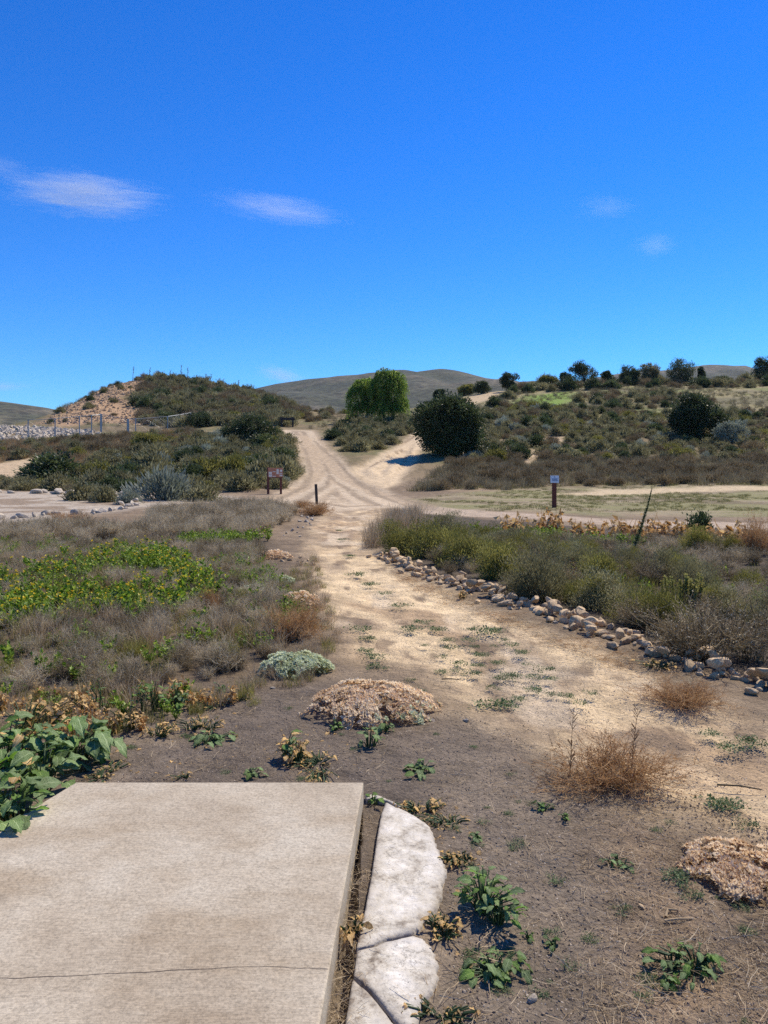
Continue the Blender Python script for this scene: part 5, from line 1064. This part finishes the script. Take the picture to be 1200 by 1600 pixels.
for px, py, w, h, ms, lb, ct in RB: put('shrub' if ct == SHR else ('grass_clump' if ct == 'grass' else 'dry_bush'), ms, px, py, w, h, lb, ct, None)

def spike_shrub():
    p = at(1065, 962); g = np.random.RandomState(9); r = empty('spiky_shrub', p); tag(r, 'shrub of stiff upright leafy spikes in the right bed', 'shrub')
    for i in range(24):
        a = g.uniform(0, 6.28); rr = g.uniform(.02, .2); q = np.array([math.cos(a) * rr, math.sin(a) * rr, 0]); h = g.uniform(.28, .46); tip = q + [g.normal() * .03 + math.cos(a) * .05, g.normal() * .03, h]; b = Bag(); b.tube([q, (q + tip) / 2, tip], .005, .003, .2, 5)
        n = 240; t = g.uniform(.15, 1, n)[:, None]; P = q * (1 - t) + tip * t; D = g.normal(size=(n, 3)) * [1, 1, .3] + [0, 0, .8]; b.leaves(P, D, .030, .010, np.clip(t[:, 0] + g.normal(size=n) * .2, 0, 1), g, 0); link('spike', b.mesh('spike', M['olive']), r)
spike_shrub()

def tall_stalk():
    p = at(988, 862); g = np.random.RandomState(10); r = empty('tall_weed', p); tag(r, 'tall feathery green stalk leaning right at the back of the bed', 'weed'); k = p.y / F
    q = np.array([0, 0, 0.]); tip = np.array([34 * k, .1, 100 * k]); t = np.linspace(0, 1, 7)[:, None]; C = q * (1 - t) + tip * t + np.array([.10, 0, 0]) * (t * (1 - t)); b = Bag(); b.tube(C, .010, .004, .2, 6); link('stem', b.mesh('stem', M['olive']), r)
    n = 900; f = g.uniform(.05, 1, n); i = np.minimum((f * 6).astype(int), 5); w = (f * 6 - i)[:, None]; P = C[i] * (1 - w) + C[i + 1] * w; D = g.normal(size=(n, 3)) * [1, 1, .4] + [0.2, 0, .7]; b = Bag(); b.leaves(P, D, .075 * (1.15 - f), .009, g.uniform(0, 1, n), g, 0); link('foliage', b.mesh('foliage', M['pathweed']), r)
tall_stalk()
put('leafy_bush', DARK, 1097, 838, 40, 36, 'small dark green leafy plant among the yellow dried ones', 'bush', None, 2)
put('red_plant', [shrub_mesh('shrub', 275, [M['red'], dk], .4, .6, 14, 40, .03, .008, .8)], 898, 915, 34, 40, 'reddish thin plant beside the yellow-green shrub in the bed', 'plant', None, 1)

# dried yellow plants along the back of the right bed
def dried_mesh(seed, n=60, h=.30, L=.085, W=.05):
    g = np.random.RandomState(seed); b = Bag(); st = 7; a = g.uniform(0, 6.28, st); t = np.linspace(0, 1, 4); Q = np.zeros((st, 4, 3)); rr = g.uniform(.03, .16, st); Q[:, :, 0] = (np.cos(a) * rr)[:, None] * t; Q[:, :, 1] = (np.sin(a) * rr)[:, None] * t; Q[:, :, 2] = t[None] * (g.uniform(.5, 1.1, st) * h)[:, None]
    b.ribbons(Q, .008, .005, .3, g, 0); i = g.randint(0, st, n); f = g.uniform(.1, 1, n)[:, None]; P = Q[i, 0] * (1 - f) + Q[i, 3] * f; D = g.normal(size=(n, 3)) + [0, 0, -.7]; b.leaves(P, D, L * g.uniform(.5, 1.2, n), W * g.uniform(.5, 1.2, n), g.uniform(0, 1, n), g, 0, .5); return b.mesh('dried_plant', M['dryleaf'])
DRIED = [dried_mesh(700 + i) for i in range(4)]
g = np.random.RandomState(31)
for i in range(34):
    px = 800 + i * 11.5 + g.uniform(-6, 6); py = 838 + (px - 800) * .035 + g.uniform(-6, 7)
    if abs(px - 1095) < 14: continue
    put('dried_plant', DRIED, px, py, g.uniform(24, 40), g.uniform(26, 46), '%s withered yellow plant from the left behind the right bed' % ORD[i], 'dried plant', 'dried plants along the back of the right bed', i)
for i, (px, py) in enumerate(((330, 832), (350, 836), (300, 838), (380, 834), (410, 832), (270, 842))):
    put('dried_plant', DRIED, px, py, 26, 14, '%s low withered yellow plant behind the left bed' % ('second third first fourth fifth leftmost'.split()[i]), 'dried plant', 'dried plants behind the left bed', i + 50)

# ------------------------------------------------------------------ broad-leaved plants, each leaf a piece of its own
def leaf_mesh(seed, mat, lobed=.22, curl=.6, ripple=.05, nu=7, nv=9):
    g = np.random.RandomState(seed); V, A, Fq = [], [], []; ph = g.uniform(0, 6.28)
    for j in range(nv):
        v = j / (nv - 1); wv = .27 * (math.sin(math.pi * v ** .8) ** .8 if 0 < v < 1 else 0) * (1 + .55 * lobed * math.sin(v * 19 + ph)) + .012
        if j == nv - 1: wv = .01
        for i in range(nu):
            u = i / (nu - 1) * 2 - 1; x = u * wv; y = v; z = -curl * v * v * .55 + .12 * abs(u) * wv * (1.5 - v) + ripple * math.sin(u * 5 + v * 13 + ph) * abs(u) + ripple * .5 * math.sin(v * 21 + ph)
            y = v * (1 - .15 * curl * v); V.append((x, y, z)); A.append((u, v, 0))
    for j in range(nv - 1):
        for i in range(nu - 1): k = j * nu + i; Fq.append((k, k + 1, k + nu + 1, k + nu))
    me = mesh_q('leaf', V, Fq, mat, None, True); a = me.attributes.new('blade', 'FLOAT_VECTOR', 'POINT'); a.data.foreach_set('vector', np.array(A, np.float32).ravel()); return me
LF = {k: [leaf_mesh(800 + i + 10 * j, M[k], *(q if q else (.16 + .06 * i, .5 + .2 * i, .03 + .012 * i))) for i in range(5)] for j, (k, q) in enumerate((('bigleaf', None), ('biglime', None)))}
LF['bigdry'] = [leaf_mesh(830 + i, M['bigdry'], .3, .7 + .35 * i, .12, 5, 7) for i in range(5)]
def leafy(label, px, py, n, size, spread, hgt, seed, mix=(.75, .2, .05), name='leafy_plant', flat=.5, cat='leafy plant', z0=None):
    g = np.random.RandomState(seed); p = at(px, py)
    if z0 is not None: p.z = z0
    r = empty(name, p, 0); tag(r, label, cat); st = Bag(); hub = np.concatenate([g.normal(size=(3, 2)) * spread * .45, np.zeros((3, 1))], 1); dryheap = mix[2] == 1
    for i in range(n):
        a = g.uniform(0, 6.283); f = g.uniform(.1, 1) ** .6; base = np.array([math.cos(a), math.sin(a), 0]) * spread * f * .6 + hub[i % 3]; hz = hgt * g.uniform(.25, 1) * (1.15 - .6 * f) + .008
        s = size * g.uniform(.4, 1.25); kind = ('bigleaf', 'biglime', 'bigdry')[g.choice(3, p=mix)]; pt = base + [0, 0, hz]
        st.tube([base * .3 + hub[i % 3] * .4, base * .65 + [0, 0, hz * .75], pt], .0035, .0022, .2, 5)
        pitch = rad(g.uniform(-5, 55) * flat); link('leaf', LF[kind][g.randint(5)], r, pt, (pitch, g.normal() * .3, a - math.pi / 2 + g.normal() * .5) if not dryheap else (g.uniform(-.5, .9), g.normal() * .6, g.uniform(0, 6.28)), s * (.8 if kind == 'bigdry' else 1))
    link('stems', st.mesh('stems', M['pathweed']), r); return r
big = [('lush broad-leaved plant overhanging the left corner of the slab', 20, 1282, 34, .20, .26, .26), ('broad-leaved plant with drooping grey-green leaves beside the slab', 66, 1232, 30, .21, .24, .24), ('broad-leaved plant arching over the far left corner of the slab', 118, 1190, 24, .22, .24, .22),
       ('broad-leaved plant at the left edge behind the slab', 8, 1195, 26, .20, .25, .26), ('broad-leaved plant at the left edge of the picture beside the slab', -30, 1310, 22, .19, .22, .2)]
for i, (lb, px, py, n, s, sp, h) in enumerate(big): leafy(lb, px, py, n + 22, s * .6, sp * .85, h, 900 + i, (.8, .14, .06))
small = [('upright leafy plant left of the dark soil patch', 238, 1112, 20, .12, .17, .28, (.45, .5, .05)), ('leafy plant beside the upright one behind the dark soil', 275, 1108, 16, .13, .14, .2, (.7, .25, .05)), ('thin lime-leaved plant among dried leaves at the left', 165, 1120, 14, .10, .15, .34, (.2, .7, .1)),
         ('low flat leafy plant in the middle of the dark soil', 322, 1162, 18, .13, .2, .05, (.85, .1, .05)), ('half-withered leafy plant right of the middle of the dark soil', 445, 1182, 16, .12, .14, .17, (.3, .25, .45)), ('small leafy plant behind the far edge of the slab', 388, 1213, 9, .10, .11, .04, (.85, .1, .05)),
         ('leafy sprig with a curled dark leaf right of the withered plant', 578, 1170, 11, .11, .12, .14, (.6, .3, .1)), ('pale leafy plant at the foot of the large tan dome', 606, 1142, 12, .09, .1, .06, (.8, .2, 0)), ('flat leafy plant alone on the soil right of the tan dome', 660, 1205, 12, .12, .15, .05, (.85, .15, 0)),
         ('bushy dark green leafy plant beside the white concrete', 755, 1432, 46, .105, .19, .17, (.72, .26, .02)), ('flat leafy plant on the soil near the bottom', 768, 1520, 26, .10, .17, .05, (.8, .18, .02)), ('leafy plant in a strip at the lower right', 1085, 1512, 34, .085, .19, .06, (.7, .28, .02)),
         ('small leafy sprout left of the strip plant at the lower right', 1042, 1540, 9, .06, .06, .03, (.5, .5, 0)), ('small leafy sprout behind the large russet bush on the soil', 848, 1268, 11, .07, .08, .03, (.7, .3, 0)), ('tiny pale sprout just right of the soil sprout', 884, 1280, 8, .05, .05, .03, (.9, .1, 0)),
         ('flattened leafy weed on the soil right of centre', 962, 1345, 11, .06, .08, .02, (.9, .1, 0)), ('tiny weed on the soil below the bushy plant', 866, 1478, 8, .05, .05, .02, (.9, .1, 0)), ('tiny sprout beside the bushy leafy plant', 826, 1466, 6, .04, .04, .02, (.6, .4, 0)), ('small sprout on the soil above the bushy plant', 748, 1310, 8, .055, .06, .025, (.9, .1, 0)),
         ('lime green leaf sprig growing in the gap at the slab corner', 582, 1256, 6, .085, .05, .06, (.2, .8, 0)), ('clump of low green leaves at the left edge of the dry brush', 20, 1075, 18, .12, .2, .1, (.4, .55, .05)), ('green leafy weed at the foot of the left dry brush', 350, 1080, 10, .09, .12, .08, (.4, .5, .1)), ('green sprout below the large tan dome', 520, 1140, 14, .055, .09, .06, (.1, .9, 0))]
for i, (lb, px, py, n, s, sp, h, mx) in enumerate(small): leafy(lb, px, py, int(n * 1.6), s * .46, sp * .56, h * .8, 930 + i, mx, flat=.9 if h > .1 else .35)

# withered heaps of dried leaves
dry = [('tall heap of withered tan leaves behind the lush plants at the left', 40, 1145, 46, .13, .28, .2), ('heap of withered leaves between the lush plants and dry brush', 120, 1120, 30, .12, .22, .16), ('withered tan leaves under the thin lime plant', 195, 1135, 26, .10, .2, .14), ('curled dry leaves in front of the upright leafy plant', 240, 1152, 22, .08, .16, .07), ('curled dry leaves behind the flat leafy plant', 315, 1140, 24, .08, .18, .08),
       ('drooping dry leaves hanging on the half-withered plant', 462, 1192, 22, .11, .13, .14), ('low litter of orange dry leaves below the half-withered plant', 500, 1195, 44, .06, .22, .035), ('dry orange leaves beside the top end of the white concrete', 655, 1270, 26, .075, .11, .05), ('pale dry leaves spread right of the white concrete', 700, 1285, 24, .05, .14, .02),
       ('orange dry leaves on the soil halfway along the white concrete', 712, 1340, 26, .06, .11, .035), ('dry leaves spilling onto the white concrete beside the bushy plant', 690, 1455, 28, .065, .11, .05), ('curled golden dry leaves wedged in the gap beside the slab', 548, 1462, 15, .085, .055, .06), ('dry leaf litter at the bottom of the white concrete', 690, 1590, 22, .05, .12, .02),
       ('single crumpled leaves behind the slab edge', 290, 1216, 7, .06, .07, .02), ('crumpled pale leaf behind the right part of the slab', 490, 1216, 4, .06, .03, .02), ('dry leaf litter under the lush plants by the slab corner', 165, 1212, 22, .06, .16, .03), ('orange dry leaves between the green dome and the dry brush', 345, 1098, 26, .06, .22, .03), ('dry leaves tangled at the near end of the rock border', 1030, 1042, 24, .09, .24, .08), ('golden dry leaves among the stones of the rock border', 720, 935, 18, .10, .14, .12)]
for i, (lb, px, py, n, s, sp, h) in enumerate(dry): leafy(lb, px, py, int(n * 2.0), s * .46, sp * .8, h * .9, 960 + i, (0, 0, 1), 'dried_leaf_heap', 1.2, 'dried leaves')

cover('low_weeds', 533, [WEED[0]] + GRASSG + DRIED[:2] + GRASSD[:1], [(-40, 1170), (-40, 1090), (150, 1085), (320, 1085), (420, 1080), (400, 1105), (300, 1120), (200, 1150), (120, 1180)], 120, 4.0, 6.2, .25, .6, 'tangle of low green and dried weeds behind the slab', 'weeds')
cover('leaf_litter', 534, LF['bigdry'], [(-40, 1215), (0, 1120), (300, 1100), (560, 1150), (560, 1216), (300, 1216)], 150, 3.9, 5.6, .018, .05, 'small dry leaf scraps scattered on the soil behind the slab', 'leaf litter', None, 1.0, .4)
cover('leaf_litter', 535, LF['bigdry'], [(640, 1250), (720, 1250), (760, 1350), (720, 1480), (700, 1620), (650, 1620), (690, 1450), (700, 1350)], 110, 2.0, 3.8, .014, .04, 'small dry leaf scraps beside the white concrete', 'leaf litter', None, 1.0, .4)
cover('seedlings', 536, ROSET, NEAR, 60, 2.0, 6.0, .15, .45, 'tiny scattered seedlings on the near soil', 'seedlings', off_kerb, 2.0, .05)

# little weeds on the sandy path
pw = [(605, 930), (660, 975), (682, 986), (698, 1002), (705, 1016), (742, 986), (766, 990), (788, 1001), (801, 1009), (771, 1011), (750, 1026), (749, 1042), (714, 1050), (736, 1054), (778, 1038), (801, 1060), (822, 1041), (768, 1077), (836, 1081), (861, 1087), (656, 1082), (641, 1064), (581, 1026), (571, 1019), (592, 1031), (720, 1041), (690, 1052), (640, 985), (625, 950), (850, 1048),
      (815, 1022), (885, 1090), (830, 1062), (690, 1028), (664, 1010), (548, 870), (535, 845), (556, 900), (530, 830), (577, 915), (905, 1100), (925, 1085), (780, 1062), (860, 1062), (1160, 1160), (1180, 1165), (1140, 1172), (1130, 1258), (1150, 1262), (1165, 1290), (1110, 1150), (575, 1000), (565, 985), (585, 1045), (810, 1095), (742, 1012), (728, 1003), (1080, 1400), (1060, 1376)]
for i, (px, py) in enumerate(pw):
    g = np.random.RandomState(i); p = at(px, py); s = g.uniform(.55, 1.25) * (1.25 if p.y > 7 else .8); o = link('weed', ROSET[i % 4], None, p + Vector((0, 0, .004)), (0, 0, g.uniform(0, 6.28)), (s * 1.05, s, s * 1.1)); tag(o, 'green weed tuft %s of the sandy path, %s' % ('on the left side' if px < 640 + (py - 900) * .25 else 'in the middle' if px < 740 + (py - 900) * .3 else 'on the right side', 'far end' if py < 920 else 'by the rock border' if py < 1015 else 'level with the green dome' if py < 1060 else 'by the large tan dome' if py < 1110 else 'by the russet bush'), 'weed', 'weed tufts on the sandy path')
p = at(777, 1106); o = link('weed', ROSET[3], None, p + Vector((0, 0, .004)), (0, 0, .2), (1.5, 1.0, 1.3)); tag(o, 'largest dark green weed tuft where sand meets dark soil', 'weed')
p = at(1128, 1262); o = link('weed', ROSET[2], None, p + Vector((0, 0, .004)), (0, 0, .1), (1.2, .9, 1.1)); tag(o, 'blue-green weed tuft right of the large russet bush', 'weed')

# twigs lying about
def twig(px, py, ln, rz, label, seed, mat='straw'):
    g = np.random.RandomState(seed); p = at(px, py); b = Bag(); b.tube([(-ln / 2, 0, .006), (0, g.normal() * .01, .012), (ln / 2, 0, .007)], .005, .003, .5, 6); o = link('twig', b.mesh('twig', M[mat]), None, p, (0, 0, rz)); tag(o, label, 'twig')
twig(1075, 1350, .12, .5, 'pale dry twig left of the tan rosette mat', 1); twig(1060, 1440, .10, .1, 'pale dry twig on the straw-littered soil below the mat', 2); twig(1050, 1430, .07, .6, 'short pale twig just above another twig on the soil', 3); twig(705, 1063, .14, -.2, 'dark thin twig lying on the sandy path', 4, 'drydark'); twig(1155, 1232, .2, -.3, 'dark curved twig on the sand at the right edge', 5, 'drydark')

# ------------------------------------------------------------------ wisps of cloud and the air
def mat_cloud(name, dens, seed, thr):
    m = bpy.data.materials.new(name); m.use_nodes = True; n, l = m.node_tree.nodes, m.node_tree.links; n.remove(n['Principled BSDF'])
    tc = N(n, 'ShaderNodeTexCoord'); mp = N(n, 'ShaderNodeMapping'); mp.inputs['Location'].default_value = (seed * 3.1, seed * 1.7, 0); mp.inputs['Scale'].default_value = (.75, 1.0, 1.7); l.new(tc.outputs['Object'], mp.inputs['Vector'])
    no = N(n, 'ShaderNodeTexNoise', i_Scale=2.3, i_Detail=10.0, i_Roughness=0.68); no.inputs['Distortion'].default_value = 1.4; l.new(mp.outputs[0], no.inputs['Vector'])
    ln = N(n, 'ShaderNodeVectorMath', operation='LENGTH'); l.new(tc.outputs['Object'], ln.inputs[0])
    fo = N(n, 'ShaderNodeMapRange'); fo.inputs['From Min'].default_value = .98; fo.inputs['From Max'].default_value = .0; fo.inputs['To Max'].default_value = .34; l.new(ln.outputs['Value'], fo.inputs['Value'])
    ad = N(n, 'ShaderNodeMath', operation='ADD'); l.new(fo.outputs[0], ad.inputs[0]); l.new(no.outputs[0], ad.inputs[1])
    sb = N(n, 'ShaderNodeMapRange'); sb.inputs['From Min'].default_value = thr; sb.inputs['From Max'].default_value = thr + .35; l.new(ad.outputs[0], sb.inputs['Value'])
    m2 = N(n, 'ShaderNodeMath', operation='MULTIPLY'); l.new(sb.outputs[0], m2.inputs[0]); m2.inputs[1].default_value = dens
    pv = N(n, 'ShaderNodeVolumePrincipled'); pv.inputs['Color'].default_value = (1, 1, 1, 1); pv.inputs['Anisotropy'].default_value = .3; l.new(m2.outputs[0], pv.inputs['Density']); l.new(pv.outputs[0], n['Material Output'].inputs['Volume']); return m
def cloud(label, x0, x1, y0, y1, tilt, dens, seed, thr=.42, D=4000.):
    cx, cy = (x0 + x1) / 2, (y0 + y1) / 2; w = (x1 - x0) / F * D / 2; h = (y1 - y0) / F * D / 2
    bm = bmesh.new(); bmesh.ops.create_icosphere(bm, subdivisions=3, radius=1.0); me = bpy.data.meshes.new('cloud'); bm.to_mesh(me); bm.free(); me.materials.append(mat_cloud('cloud_vapour', dens, seed, thr))
    o = link('cloud', me, None, ((cx - CX) / F * D, D, CAMZ + (HY - cy) / F * D), (0, rad(tilt), 0), (w, w * .35, h)); tag(o, label, 'cloud')
cloud('largest white wispy cloud at the left of the sky', -25, 280, 262, 344, 5, .0062, 1, .575)
cloud('thin wispy cloud right of the largest one', 300, 565, 302, 350, 9, .0040, 2, .575)
cloud('short white streak of cloud low above the far hill', 390, 490, 568, 604, 14, .012, 3, .58)
cloud('faint cloud puff at the right of the sky', 975, 1072, 355, 412, -6, .0035, 4, .60)
cloud('very faint cloud veil left of the right-hand puff', 880, 1015, 296, 350, 0, .0020, 5, .60)
cloud('faint cloud veil at the upper left edge of the sky', -80, 70, 236, 284, 5, .003, 6, .60)
cloud('low pale cloud streak above the left skyline', -70, 72, 592, 616, 0, .008, 7, .64)

def haze():
    me = box_mesh('haze', (-2600, 2600, -60, 2600, -30, 260), None); me.materials.clear()
    m = bpy.data.materials.new('clear_air'); m.use_nodes = True; n, l = m.node_tree.nodes, m.node_tree.links; n.remove(n['Principled BSDF'])
    pv = N(n, 'ShaderNodeVolumePrincipled'); pv.inputs['Color'].default_value = (.80, .90, 1, 1); pv.inputs['Density'].default_value = .00006; l.new(pv.outputs[0], n['Material Output'].inputs['Volume'])
    me.materials.append(m); o = link('haze', me); o['kind'] = 'stuff'; o['label'] = 'thin blue daylight haze over the far hills'
haze()
